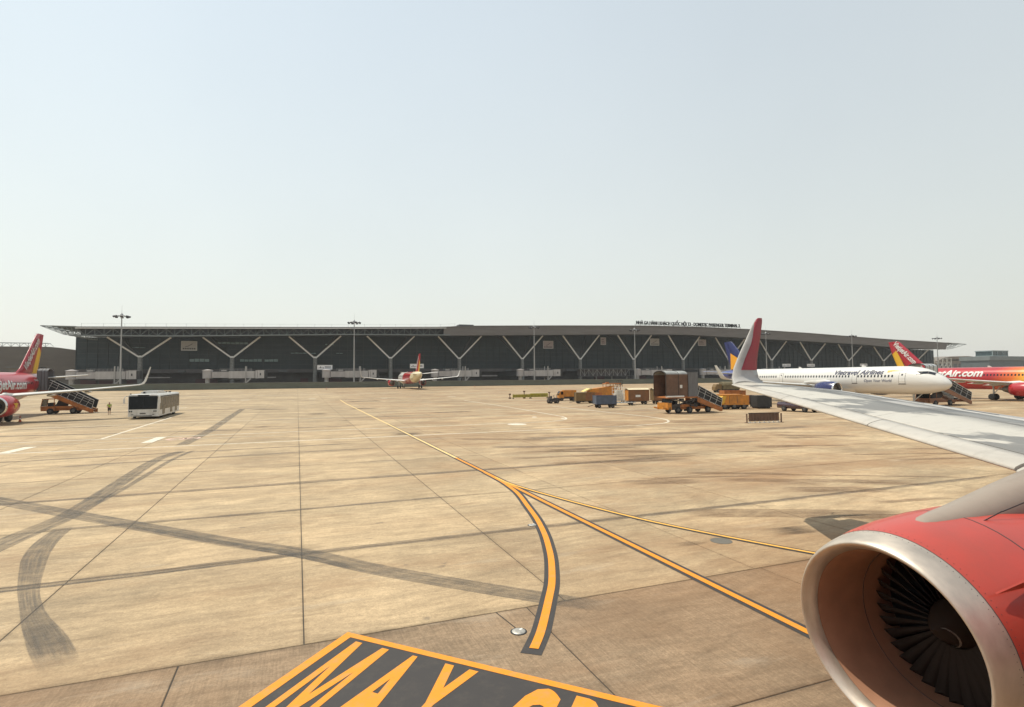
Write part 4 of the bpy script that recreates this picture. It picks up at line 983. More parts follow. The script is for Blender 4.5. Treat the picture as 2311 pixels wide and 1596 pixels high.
# ================================================================ OUR OWN AIRCRAFT: wing, winglet and engine outside the window
def patchy(name, a, b, lo, hi, rough=.35, stretch=(1, .25, 1), scale=1.1, saw=0):
    m, nt, bs = new_mat(name)
    tc = nd(nt, 'ShaderNodeTexCoord').outputs['Object']
    n = noise_n(nt, tc, scale, 6, .62, stretch); f = noise_n(nt, tc, 9, 5, .7)
    c = mixc(nt, mr(nt, n, lo, hi, 0, 1, True), a, b)
    c = mixc(nt, mr(nt, f, .5, .8, 0, .22), c, tuple(x*.62 for x in a))
    gr = noise_n(nt, tc, 2.2, 6, .7, (.5, 3.0, 1), (9, 9, 9))
    c = mixc(nt, mr(nt, gr, .52, .72, 0, .30), c, (.22, .20, .17))
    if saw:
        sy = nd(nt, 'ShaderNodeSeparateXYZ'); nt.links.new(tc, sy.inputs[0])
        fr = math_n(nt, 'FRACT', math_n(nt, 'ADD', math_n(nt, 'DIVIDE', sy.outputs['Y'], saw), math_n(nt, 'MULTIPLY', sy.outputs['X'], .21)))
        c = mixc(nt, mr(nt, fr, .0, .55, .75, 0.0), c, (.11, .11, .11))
    bs.inputs['Specular IOR Level'].default_value = .18
    nt.links.new(c, bs.inputs['Base Color']); nt.links.new(mr(nt, n, .3, .7, rough-.08, rough+.12), bs.inputs['Roughness'])
    return m
m_slat = patchy('slat_skin', (.50, .465, .41), (.43, .40, .355), .4, .6, .38)
m_front = patchy('front_wing_skin', (.50, .47, .415), (.185, .18, .17), .485, .515, .4, (.9, .32, 1), .55)
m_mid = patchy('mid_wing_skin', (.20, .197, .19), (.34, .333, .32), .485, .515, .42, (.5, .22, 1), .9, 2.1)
m_aft = patchy('aft_wing_skin', (.42, .412, .395), (.36, .355, .34), .45, .6, .42)
m_aft2 = patchy('flap_skin', (.40, .39, .375), (.33, .325, .31), .45, .6, .45)
m_wgrey = patchy('winglet_skin', (.36, .35, .33), (.43, .42, .40), .42, .6, .4)
m_wred = M('winglet_red', (.28, .030, .042), .45, var=.12, scale=4)
m_gap = M('wing_gap', (.05, .05, .05), .8)
TEt = [(-1, 13.6), (0, 13.5), (4, 13.6), (7.2, 14.4), (10, 15.15), (12, 15.6), (13.5, 15.65), (14.4, 15.45), (15, 15.3)]
def le_u(v): return 13.78-.51*(15-v)
def le_z(v): return 4.39-.082*(15-v)
def ch(v): return interp(v, TEt)-le_u(v)
UPF = [(0, 0), (.008, .16), (.03, .30), (.07, .45), (.12, .58), (.2, .76), (.34, .95), (.46, 1), (.62, .92), (.8, .62), (1, .10)]
LOF = [(0, 0), (.008, -.12), (.03, -.22), (.15, -.5), (.35, -.7), (.6, -.55), (.85, -.15), (1, -.03)]
def tw_t(v): return .052*min(ch(v), 3.6)+.008
def wp(v, f, upper=True, off=0.0):
    h = interp(f, UPF if upper else LOF)
    return Vector((le_u(v)+f*ch(v), v, le_z(v)+h*tw_t(v)+off))
own = thing('airliner', 'our own aircraft, red engine with bare metal lip and long grey wing at the right', 'airliner', (0, 0, 0), 0)
def skin(name, m, f0, f1, v0, v1, off=0.0, n=8, lower=True, gap=.012):
    """a wing panel between two chord fractions and two span stations, with its own thickness"""
    fs = [f0]+[f for f, _ in UPF if f0 < f < f1]+[f1]; g = gap/3.5
    fs[0] += g if f0 > 0 else 0; fs[-1] -= g
    rings = []
    for i in range(n+1):
        v = v0+gap*(1 if v1 > v0 else -1)+(v1-v0-2*gap*(1 if v1 > v0 else -1))*i/n
        up = [wp(v, f, True, off) for f in fs]
        lo = [wp(v, f, False) if lower else wp(v, f, True, off-.035) for f in reversed(fs)]
        if f0 == 0: lo = lo[:-1]
        rings.append(up+lo)
    mb = MB(); mb.loft(rings, 0, True)
    o = mb.build(name, m, own)
    for p in o.data.polygons:
        if abs(p.normal.z) < .35 and f0 > 0: p.use_smooth = False
    return o
for a, b in ((14.85, 11.05), (11.05, 7.3), (7.3, 4.25), (3.3, .3)): skin('slat', m_slat, 0, .105, a, b)
skin('fixed_leading_edge', m_slat, 0, .105, 4.25, 3.3, -.03)
skin('wing_tip', m_slat, 0, .46, 15.02, 14.85, n=2)
skin('wing_tip', m_slat, .46, 1, 15.02, 14.85, n=2)
for a, b in ((14.85, 11.2), (11.2, 7.6), (7.6, 4.0), (4.0, -.3)):
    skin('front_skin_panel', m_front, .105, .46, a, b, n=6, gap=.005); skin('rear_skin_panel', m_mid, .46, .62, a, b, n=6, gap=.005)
skin('aileron', m_aft, .72, 1, 14.6, 11.9); skin('fixed_trailing_panel', m_aft, .62, .72, 14.85, 11.9)
for a, b in ((11.9, 10.2), (10.2, 8.6), (8.6, 7.0), (7.0, 5.4), (4.4, 2.6)): skin('spoiler', m_aft, .62, .80, a, b, .004, n=3)
skin('fixed_trailing_panel', m_aft, .62, .80, 5.4, 4.4, n=2); skin('fixed_trailing_panel', m_aft, .62, .80, 2.6, -.3, n=3)
skin('flap', m_aft2, .80, 1, 11.9, 4.4); skin('flap', m_aft2, .80, 1, 4.4, -.3)
for v, f, l in ((10.7, .72, .5), (9.3, .72, 1.2), (7.3, .72, .8)):        # dark slots in the spoiler row
    mb = MB(); mb.prism([wp(v+l/2, f, True, .007), wp(v+l/2, f+.012, True, .007), wp(v-l/2, f+.012, True, .007), wp(v-l/2, f, True, .007)], (0, 0, .004)); mb.build('slot', m_gap, own)
# winglet: blends up from the tip
WS = [(13.86, 15.0, 4.40, 1.44, (0, 0, 1), .12), (13.93, 15.12, 4.46, 1.35, (0, -.35, .94), .12), (14.03, 15.26, 4.62, 1.21, (0, -.75, .66), .11), (14.19, 15.34, 4.96, 1.03, (0, -.97, .24), .10),
      (14.48, 15.39, 5.42, .86, (0, -1, .1), .085), (14.86, 15.44, 5.97, .66, (0, -1, .09), .07), (15.22, 15.49, 6.50, .45, (0, -1, .09), .05), (15.36, 15.51, 6.67, .36, (0, -1, .09), .04), (15.52, 15.52, 6.76, .2, (0, -1, .09), .02)]
mb = MB(); mb.loft([foil((u, v, z), c, t, Vector(up).normalized(), Vector((1, 0, 0))) for u, v, z, c, up, t in WS]); wl = mb.build('winglet', m_wgrey, own)
mb = MB(); rr = []
for z in (4.90, 5.2, 5.5, 5.8, 6.1, 6.4, 6.6, 6.69, 6.77):
    u0 = interp(z, [(a[2], a[0]) for a in WS]); v0 = interp(z, [(a[2], a[1]) for a in WS]); c = interp(z, [(a[2], a[3]) for a in WS]); t = interp(z, [(a[2], a[5]) for a in WS])
    g = .27 if z < 5.9 else max(.0, .27-(z-5.9)*.36)
    row = []
    for k in range(7):
        f = (g/c)+(1-g/c)*k/6; f = min(f, 1.0)
        row.append(Vector((u0+f*c-(.004 if k == 6 else 0), v0-interp(f, AIRF[:7])*t-.010, z+(0.012 if z > 6.7 else 0))))
    rr.append(row+[p+Vector((0, .006, 0)) for p in reversed(row)])
mb.loft(rr, 0, True); mb.build('winglet_panel', m_wred, wl)
mb = MB(); mb.prism([(14.35, 15.225, 4.80), (15.2, 15.26, 4.72), (15.2, 15.29, 4.88), (14.75, 15.27, 4.885)], (0, .004, 0)); mb.build('repair_patch', M('pale_patch', (.44, .47, .46), .5), wl)
mb = MB(); mb.tube((15.66, 15.49, 4.50), (15.30, 15.30, 4.55), .012, .02, 6); mb.build('static_wick', m_gap, wl)
for v in (13.2, 12.4, 11.0): mb = MB(); p = wp(v, 1); mb.tube(p, p+Vector((.22, 0, .01)), .006, .003, 5); mb.build('static_wick', m_gap, own)

# engine
EV, EZ, EU, ES, ET = 3.84, 2.12, 5.288, 0.919, 0.117
m_cowl = M('red_cowl_paint', (.45, .052, .032), .42, var=.10, scale=1.4, stretch=(.6, 1, 1), dirt=.28, coat=.2)
m_lip2 = M('polished_lip', (.56, .49, .41), .42, .65, var=.14, scale=3.0, stretch=(2, 1, 1), bump=.04)
m_liner = M('acoustic_liner', (.37, .195, .12), .5, .05, var=.12, scale=2.5, dirt=.2)
m_fanblade = M('own_fan_blade', (.034, .024, .019), .7, .0, spec=.15)
m_py = patchy('pylon_skin', (.30, .25, .205), (.25, .205, .17), .45, .6, .45, (.6, .6, 1))
def ep(x, r, a):
    z = r*ES*math.sin(a); return Vector((EU+x*ES-z*ET*max(0.0, 1-max(0, x)/2.4), EV+r*ES*math.cos(a), EZ+z))
def elathe(prof, n=64, smooth=True):
    mb = MB(); mb.loft([[ep(x, r, 2*math.pi*i/n) for i in range(n)] for x, r in prof], 0, smooth, False, False); return mb
cw = [(.29, 1.108), (.5, 1.155), (.8, 1.198), (1.2, 1.232), (1.7, 1.25), (2.3, 1.225), (2.9, 1.16), (3.4, 1.07), (3.9, .98)]
ec = elathe(cw[:4]).build('fan_cowl', m_cowl, own)
elathe([(1.212, 1.233)]+cw[4:]+[(3.95, .96), (3.95, .84)]).build('reverser_cowl', m_cowl, own)
elathe([(1.197, 1.215), (1.197, 1.2335), (1.215, 1.2335), (1.215, 1.215)], 64, False).build('cowl_seam', m_gap, ec)
elathe([(.17, .918), (.13, .925), (.05, .955), (.01, .985), (0, 1.0), (.008, 1.015), (.04, 1.038), (.1, 1.06), (.18, 1.083), (.286, 1.107)], 80).build('inlet_lip', m_lip2, own)
elathe([(.284, 1.095), (.284, 1.1095), (.292, 1.1095), (.292, 1.095)], 80, False).build('lip_seam', m_gap, ec)
mb = MB()                                            # rivets round the lip joint and along the cowl split
for x, r, n in ((.25, 1.0985, 110), (.335, 1.1195, 110)):
    for i in range(n):
        a = 2*math.pi*i/n; p = ep(x, r, a); q = ep(x, r+.0025, a); mb.tube(p, q, .0038, .003, 5)
mb.build('rivet_row', m_gap, ec, kind='stuff')
elathe([(.172, .917), (.26, .90), (.40, .885), (.8, .885), (1.4, .90), (1.9, .91)]).build('inlet_duct', m_liner, own)
elathe([(.9, .8865), (.9, .882), (.905, .882), (.905, .8865)]).build('duct_seam', m_gap, ec)
elathe([(1.42, .90), (1.42, .05)], 48, False).build('fan_back', m_dark, own)
elathe([(.78, .004), (.82, .05), (.95, .15), (1.15, .25), (1.34, .28)], 32).build('spinner', m_fanblade, own)
mb = MB(); sw = []
for i in range(9):
    t = i/8; xx = .84+.30*t; rad = interp(xx, [(.78, .004), (.82, .05), (.95, .15), (1.15, .25), (1.34, .28)])+.006; a = 2.6+2.2*t; sw.append((ep(xx-.012, rad, a), ep(xx+.03, rad+.018, a+.12)))
for (p, q), (p2, q2) in zip(sw, sw[1:]): mb.add([p, q, q2, p2], [(0, 1, 2, 3)])
mb.build('spinner_mark', M('faded_white_mark', (.30, .27, .24), .6), own)
mb = MB(); rows = []
for r, tw, w in ((.24, 20, .10), (.42, 35, .115), (.6, 48, .13), (.815, 58, .14)):
    a = R(tw); d = Vector((math.cos(a)*w, math.sin(a)*w*.55, 0)); rows.append([Vector((0, 0, r))-d+Vector((.02, 0, 0)), Vector((.012, .03, r)), Vector((0, 0, r))+d, Vector((-.012, -.0, r))])
mb.loft(rows, 0, True)
bl0 = mb.build('fan_blade', m_fanblade, own); bl0.location = (EU+1.10, EV, EZ)
for i in range(1, 36): obj_of('fan_blade', bl0.data, own, (EU+1.10, EV, EZ), (2*math.pi*i/36, 0, 0))
elathe([(3.8, .84), (4.6, .66), (5.4, .46), (5.4, .32), (5.8, .2), (6.3, .03)], 32).build('exhaust_cone', m_exh, own)
mb = MB()                                            # pylon with its domed nose
PS = [(5.80, .02, 3.16, 3.165), (5.86, .08, 3.13, 3.205), (5.98, .13, 3.08, 3.25), (6.15, .17, 3.02, 3.28), (6.4, .205, 2.98, 3.315), (6.8, .24, 2.95, 3.39), (7.3, .27, 2.95, 3.49), (7.9, .29, 2.95, 3.60), (8.5, .30, 2.9, 3.70), (10.2, .28, 2.95, 3.74), (12.5, .1, 3.1, 3.5)]
mb.loft([[Vector((u, EV+w*a, z0+(z1-z0)*b)) for a, b in ((-1, 0), (-1.0, .45), (-.86, .75), (-.5, .95), (0, 1), (.5, .95), (.86, .75), (1.0, .45), (1, 0))] for u, w, z0, z1 in PS], 0, True, True, True, False)
py = mb.build('pylon', m_py, own)
mb = MB(); P = [(6.35, 3.19), (6.7, 3.30), (7.1, 3.375), (7.6, 3.45), (8.1, 3.5)]
for (a, z), (b, z2) in zip(P, P[1:]): mb.bar((a, EV-.30*(.82 if a < 6.6 else .97), z), (b, EV-.30*(.95 if b < 7 else 1.03), z2), .006, .01)
mb.build('pylon_seam', m_gap, py)
mb = MB(); mb.prism([(5.93, EV-.36, 3.096), (6.10, EV-.44, 3.075), (5.93, EV-.42, 3.07)], (0, 0, .035)); mb.build('cowl_vent', m_gap, ec)
mb = MB(); mb.prism([(5.55, EV-.83, 2.83), (6.5, EV-.88, 2.86), (6.5, EV-1.05, 3.12), (6.25, EV-1.05, 3.10)], (0, .012, .01)); mb.build('strake', m_cowl, ec)
# fuselage and gear that carry it, just behind the window we look through
mb = MB(); mb.loft([[Vector((u, -2.0+1.975*w*math.cos(a), 3.86+dz+2.07*w*math.sin(a))) for a in (2*math.pi*i/40 for i in range(40))] for u, w, dz in ((-12.8, .02, -.5), (-12.4, .3, -.45), (-11, .62, -.3), (-9, .88, -.1), (-6, 1, 0), (18, 1, 0), (24, .85, .35), (30, .2, 1.2))])
mb.build('fuselage', m_red, own)
mb = MB(); mb.tube((13.2, 1.8, .58), (13.2, 1.8, 3.2), .14, .16, 10); g = mb.build('main_gear', m_strut, own)
for s in (-1, 1): mb = MB(); mb.wheel((13.2, 1.8+s*.46, .58), .58, .42, (0, 1, 0)); mb.build('wheel', m_tyre, g)
mb = MB(); mb.tube((-7.4, -2, .38), (-7.4, -2, 2.2), .09, .11, 8); g = mb.build('nose_gear', m_strut, own)
for s in (-1, 1): mb = MB(); mb.wheel((-7.4, -2+s*.25, .38), .38, .22, (0, 1, 0)); mb.build('wheel', m_tyre, g)
# ================================================================ VEHICLES, STAIRS, CARTS, PEOPLE
m_or = M('orange_equipment_paint', (.40, .135, .03), .55, var=.25, scale=1.6, dirt=.55)
m_or2 = M('bright_orange_paint', (.52, .20, .02), .5, var=.22, scale=1.6, dirt=.4)
m_brn = M('brown_wagon_paint', (.20, .085, .03), .6, var=.22, scale=1.6, dirt=.4)
m_olive = M('olive_brown_paint', (.17, .105, .035), .6, var=.22, scale=1.6, dirt=.4)
m_blue = M('faded_blue_paint', (.075, .10, .15), .55, var=.18, scale=1.6, dirt=.35)
m_yel = M('pale_yellow_paint_sheet', (.74, .58, .20), .5, var=.12, dirt=.2)
m_yg = M('yellow_green_plastic', (.36, .33, .03), .6, var=.2, dirt=.35)
m_blk = M('black_canvas', (.018, .018, .02), .75, var=.3); m_gry = M('grey_canvas', (.14, .14, .145), .75, var=.2, scale=2, stretch=(3, 3, .4))
m_grys = M('silvery_sheet', (.50, .51, .50), .35, .3, var=.2, dirt=.3); m_whp = M('white_vehicle_paint', (.60, .585, .55), .4, var=.12, dirt=.4, coat=.3)
m_cream = M('cream_roof_sheet', (.72, .62, .40), .5, var=.1, dirt=.2)
m_dkbr = M('dark_brown_panel', (.13, .072, .046), .7, var=.35, scale=1.5, dirt=.4); m_mach = M('dark_machinery', (.05, .04, .035), .6, var=.4, scale=4)
m_rail = M('white_rail_tube', (.66, .65, .62), .4, .1); m_vglass = M('vehicle_glass', (.010, .011, .012), .22, spec=.16); m_hub = M('wheel_hub', (.12, .115, .11), .4, .4, dirt=.3)
m_plate = M('white_plate', (.72, .7, .66), .5); m_red_l = M('red_lamp', (.35, .01, .01), .3); m_maro = M('dark_maroon_paint', (.045, .02, .028), .25, var=.15, coat=.5)
m_head = M('headlamp_lens', (.62, .62, .60), .12)

def wheel_o(t, c, r, w, axis=(0, 1, 0), name='wheel'):
    mb = MB(); mb.wheel(c, r, w, axis); o = mb.build(name, m_tyre, t)
    mb = MB(); a = Vector(axis); mb.lathe(c, axis, [(-w/2-.012, r*.5), (-w/2-.02, r*.2)], 10, 0, True, True, True); mb.lathe(c, axis, [(w/2+.02, r*.2), (w/2+.012, r*.5)], 10, 0, True, True, True); mb.build('hub', m_hub, o)
    return o

# ---- passenger stairs trucks
def stairs(label, loc, rz, ph, pl, run, top, grey=0.0, front_open=False, wheels=(1.5, 4.4), cab=(0.4, 2.0), W=1.15, col=m_or, panel_h=1.5, z_end=.38, nv=7, canopy=m_gry):
    t = thing('stairs_truck', label, 'stairs truck', loc, rz, 'passenger stairs trucks')
    e = pl+run; dz = (z_end-ph)/run
    mb = MB(); mb.box(0, pl+.1, -W, W, ph-.22, ph); mb.build('platform', col, t)
    mb = MB(); n = 9                                  # canopy: hooped roof over two canvas walls
    r0 = []; H = top-.45
    pr = [(-W-.12, ph), (-W-.12, H)]+[(-(W+.12)*math.cos(math.pi*k/n), H+.45*math.sin(math.pi*k/n)) for k in range(1, n)]+[(W+.12, H), (W+.12, ph)]
    xs_ = [-.45 if front_open else -.1, pl*.33, pl*.66, pl-grey]
    mb.loft([[(x, y, z) for y, z in pr] for x in xs_]+[[(x, y*.94, ph+(z-ph)*.97) for y, z in reversed(pr)][::-1] for x in (xs_[-1]-.02, xs_[0]+.02)], 0, False, False, False, False)
    cn_ = mb.build('canopy', [canopy, m_dkbr], t)
    if front_open:
        for p in cn_.data.polygons:
            if p.center.z < H-.25+.2 and abs(p.normal.z) < .5: p.material_index = 1
    mb = MB()
    for x in xs_: 
        for (y, z), (y2, z2) in zip(pr, pr[1:]): mb.bar((x, y*1.01, z), (x, y2*1.01, z2+.004), .05)
    mb.build('canopy_hoops', m_mach, t)
    if grey:
        mb = MB()
        mb.box(pl-grey, pl+.15, -W-.05, W+.05, ph-.05, H+.25); mb.build('bellows', m_gry, t)
    if front_open:
        mb = MB(); mb.box(.15, pl-grey-.03, -W-.09, -W-.02, ph, H-.15); mb.build('side_curtain', m_dkbr, t)
        mb = MB(); mb.box(pl*.38, pl*.38+.36, -W-.125, -W-.095, ph+1.05, ph+1.45); mb.build('notice', m_plate, t)
        mb = MB(); mb.box(-.4, pl*.5, -W-.25, -W+.05, ph-.08, ph+.10); mb.build('white_bumper', m_plate, t)
    for s in (-1, 1):
        y = s*W
        mb = MB(); mb.prism([(pl, y, ph-.1), (pl, y, ph-.75), (e-.1, y, z_end-.30), (e+.25, y, z_end-.30), (e+.25, y, z_end+.25), (e, y, z_end+.25)], (0, s*.08, 0)); mb.build('stringer', col, t)
        mb = MB(); mb.prism([(pl+.02, y, ph-.05), (e+.05, y, z_end+.28), (e+.05+.55*panel_h*.35, y, z_end+panel_h), (pl+.25, y, ph+panel_h)], (0, s*.05, 0)); sp = mb.build('side_panel', m_blk, t)
        mb = MB(); a0, b0 = Vector((pl+.02, y+s*.07, ph)), Vector((e+.05, y+s*.07, z_end+.3)); a1, b1 = Vector((pl+.25, y+s*.07, ph+panel_h)), Vector((e+.05+.19*panel_h, y+s*.07, z_end+panel_h))
        for k in (0, .5, .78, 1.0):
            p, q = a0.lerp(a1, k), b0.lerp(b1, k); mb.bar(p, q, .06 if k == 1 else .026)
        for k in range(nv+1):
            f = k/nv; mb.bar(a0.lerp(b0, f), a1.lerp(b1, min(1, f+.06)), .032)
        mb.build('rail', m_rail, sp)
    mb = MB(); ns = int((ph-z_end)/.19)
    for k in range(ns):
        x = pl+run*(k+.5)/ns; z = ph+dz*(x-pl); mb.box(x-.17, x+.17, -W+.02, W-.02, z-.05, z)
    mb.build('steps', m_grys, t, kind='stuff')
    mb = MB(); mb.box(.3, e-.7, -.75, .75, .48, .82); mb.box(1.9, min(e-2.2, 4.2), -.95, .95, .82, 1.12); mb.build('chassis', col, t)
    mb = MB()
    mb.bar((min(pl+1.2, 3.2), 0, .85), (pl+run*.34, 0, ph+dz*run*.34-.35), .30, 1.3); mb.build('lift_strut', m_mach, t)
    mb = MB(); mb.bar((e-1.2, 0, .8), (e-1.5, 0, z_end+.75), .25, 1.2); mb.build('lift_strut', m_mach, t)
    c0_, c1 = cab
    mb = MB(); hz = min(2.15, ph-.3)
    mb.prism([(c0_, -1.05, .45), (c1, -1.05, .45), (c1, -1.05, 1.12), (c0_-.05, -1.05, 1.12)], (0, 2.1, 0))
    for x, xo in ((c0_, .18), (c1-.06, 0)):
        for y in (-1.0, 1.0): mb.bar((x, y, 1.1), (x+xo, y, hz), .07)
    mb.box(c0_+.12, c1, -1.05, 1.05, hz-.04, hz+.05); cb = mb.build('cab', m_mach if front_open else col, t)
    mb = MB(); mb.add([(c0_+.02, -.95, 1.15), (c0_+.02, .95, 1.15), (c0_+.17, .95, hz-.06), (c0_+.17, -.95, hz-.06)], [(0, 1, 2, 3)]); mb.build('windscreen', m_vglass, cb)
    mb = MB(); mb.box(c0_+.7, c0_+1.1, -.8, .8, 1.12, 1.62); mb.build('seat', m_blk, cb)
    for x in wheels:
        for s in (-1, 1): wheel_o(t, (x, s*.98, .42), .42, .26)
    if front_open:                                     # exposed lifting gear under the platform
        mb = MB()
        for i in range(14):
            x = random.uniform(.5, pl); z = random.uniform(.8, ph-.4); s2 = random.uniform(.12, .34); mb.box(x, x+s2*1.6, -1.08, -1.08+s2, z, z+s2)
        mb.bar((.6, -1.05, .8), (pl, -1.05, ph-.2), .12); mb.bar((.6, -1.05, ph-.2), (pl, -1.05, .8), .12); mb.build('scissor_gear', m_mach, t)
        mb = MB(); mb.box(-.1, .5, -1.1, 1.1, .5, 1.35); mb.bar((-.1, -.9, .6), (-.75, -.9, .75), .16); mb.bar((-.1, .9, .6), (-.75, .9, .75), .16); mb.build('front_bumper', m_or2, t)
        for x in (.25, 3.2): mb = MB(); mb.bar((x, -1.1, .8), (x-.25, -1.3, .02), .09); mb.box(x-.4, x-.1, -1.45, -1.15, 0.0, .05); mb.build('outrigger', m_mach, t)
    return t
stairs('orange stairs truck with dark panelled flight, docked at the left red jet', (-34.35, 99.0, 0), 0, 3.4, 1.15, 5.2, 6.55, wheels=(1.5, 4.2), W=.95)
stairs('orange brown stairs truck with grey hooded canopy, standing alone mid apron', (43.4, 59.3, 0), 0, 2.15, 4.4, 3.7, 5.4, grey=1.5, front_open=True, wheels=(1.5, 3.3, 6.2), panel_h=1.35, nv=4, z_end=.42, canopy=M('dusty_grey_hood', (.30, .31, .30), .6, var=.3, scale=1.2, dirt=.4), cab=(.5, 1.8))
stairs('stairs truck reaching past the nose of the white jet', (86.0, 55.6, 0), 0, 3.4, 2.6, 7.5, 6.3, wheels=(2.2, 5.6), nv=6, cab=(1.0, 2.6), col=M('brown_orange_paint', (.27, .12, .06), .6, var=.2, dirt=.4), canopy=m_grys)

# ---- apron bus
bus = thing('apron_bus', 'white apron bus with dark windscreen driving towards us at the left', 'bus', (-17.55, 79.7, 0))
mb = MB(); Wb = 1.6; Lb = 13.2
def bring(y, dx, z0, z1): return [(-Wb+dx, y, z0), (Wb-dx, y, z0), (Wb-dx, y, z1-.22), (Wb-dx-.10, y, z1-.06), (Wb-dx-.3, y, z1), (-Wb+dx+.3, y, z1), (-Wb+dx+.1, y, z1-.06), (-Wb+dx, y, z1-.22)]
mb.loft([bring(0, .12, .32, 1.15), bring(.02, .06, .3, 1.2), bring(.28, 0, .28, 2.98), bring(.5, 0, .28, 3.04), bring(Lb-.2, 0, .3, 3.04), bring(Lb, .08, .35, 2.95)], 0, False)
mb.build('body', m_whp, bus)
mb = MB(); mb.prism([(-1.47, -.012, 1.2), (1.47, -.012, 1.2), (1.52, .235, 2.80), (-1.52, .235, 2.80)], (0, .02, 0)); ws = mb.build('windscreen', m_vglass, bus)
mb = MB(); mb.bar((0, -.02, 1.2), (0, .225, 2.8), .035); mb.bar((-.7, -.05, 1.25), (.15, .03, 1.75), .02); mb.bar((.5, -.05, 1.25), (1.25, .03, 1.75), .02); mb.build('wiper', m_blk, ws)
mb = MB(); mb.box(-.6, .6, .2, .27, 2.82, 2.94); mb.build('destination_panel', m_vglass, bus)
for s in (-1, 1):
    x = s*(Wb+.004)
    for i in range(8):
        y0 = .75+i*1.54; mb = MB(); mb.box(*sorted((x, x+s*.012)), y0+.05, y0+1.47, 1.08 if i not in (1, 4, 6) else .45, 2.62); mb.build('side_window' if i not in (1, 4, 6) else 'glazed_door', m_vglass, bus)
    mb = MB(); mb.box(*sorted((x, x+s*.01)), .6, Lb-.3, 2.64, 2.78); mb.build('side_band', m_seam, bus)
    mb = MB(); mb.prism([(x, .35, .5), (x, .75, .5), (x, 1.15, 2.85), (x, .80, 2.85)], (s*.016, 0, 0)); mb.build('slanted_pillar', m_whp, bus)
    mb = MB(); P = [(s*1.5, .12, 2.78), (s*1.72, -.25, 2.80), (s*1.84, -.38, 2.62), (s*1.85, -.38, 2.45)]
    for p, q in zip(P, P[1:]): mb.bar(p, q, .07)
    ma = mb.build('mirror_arm', m_whp, bus); mb = MB(); mb.box(s*1.85-.09, s*1.85+.09, -.46, -.34, 1.95, 2.48); mb.build('mirror', m_whp, ma)
    for k, xx in enumerate((.98, 1.18, 1.38)): mb = MB(); mb.lathe((s*xx, -.005, .95-.0*k), (0, -1, 0), [(0, .085), (.02, .08), (.025, .0)], 12); mb.build('headlight', m_vglass if k else m_head, bus)
    mb = MB(); mb.box(s*1.1-.12, s*1.1+.12, -.02, 0.0, .52, .60); mb.build('fog_lamp', m_blk, bus)
    for y in (2.6, 10.2): wheel_o(bus, (s*1.42, y, .48), .48, .3, (1, 0, 0))
mb = MB(); mb.box(-.95, .95, -.016, -.002, .36, .44); mb.build('air_slot', m_blk, bus)
mb = MB(); mb.box(-.30, .30, -.03, -.004, .62, .76); mb.build('number_plate', m_seam, bus)
mb = MB(); mb.box(-.95, .95, 3.2, 7.6, 3.02, 3.26); mb.box(-.8, .8, 3.5, 7.2, 3.26, 3.38); mb.build('roof_unit', m_whp, bus)
mb = MB(); mb.box(-.62, -.45, 2.9, 3.15, 3.04, 3.26); mb.box(.9, 1.1, 9.5, 10.1, 3.04, 3.2); mb.box(-1.5, -1.35, .55, .7, 3.0, 3.12); mb.box(-.2, .5, 9, 11, 3.04, 3.18); mb.build('roof_fitting', m_blk, bus)

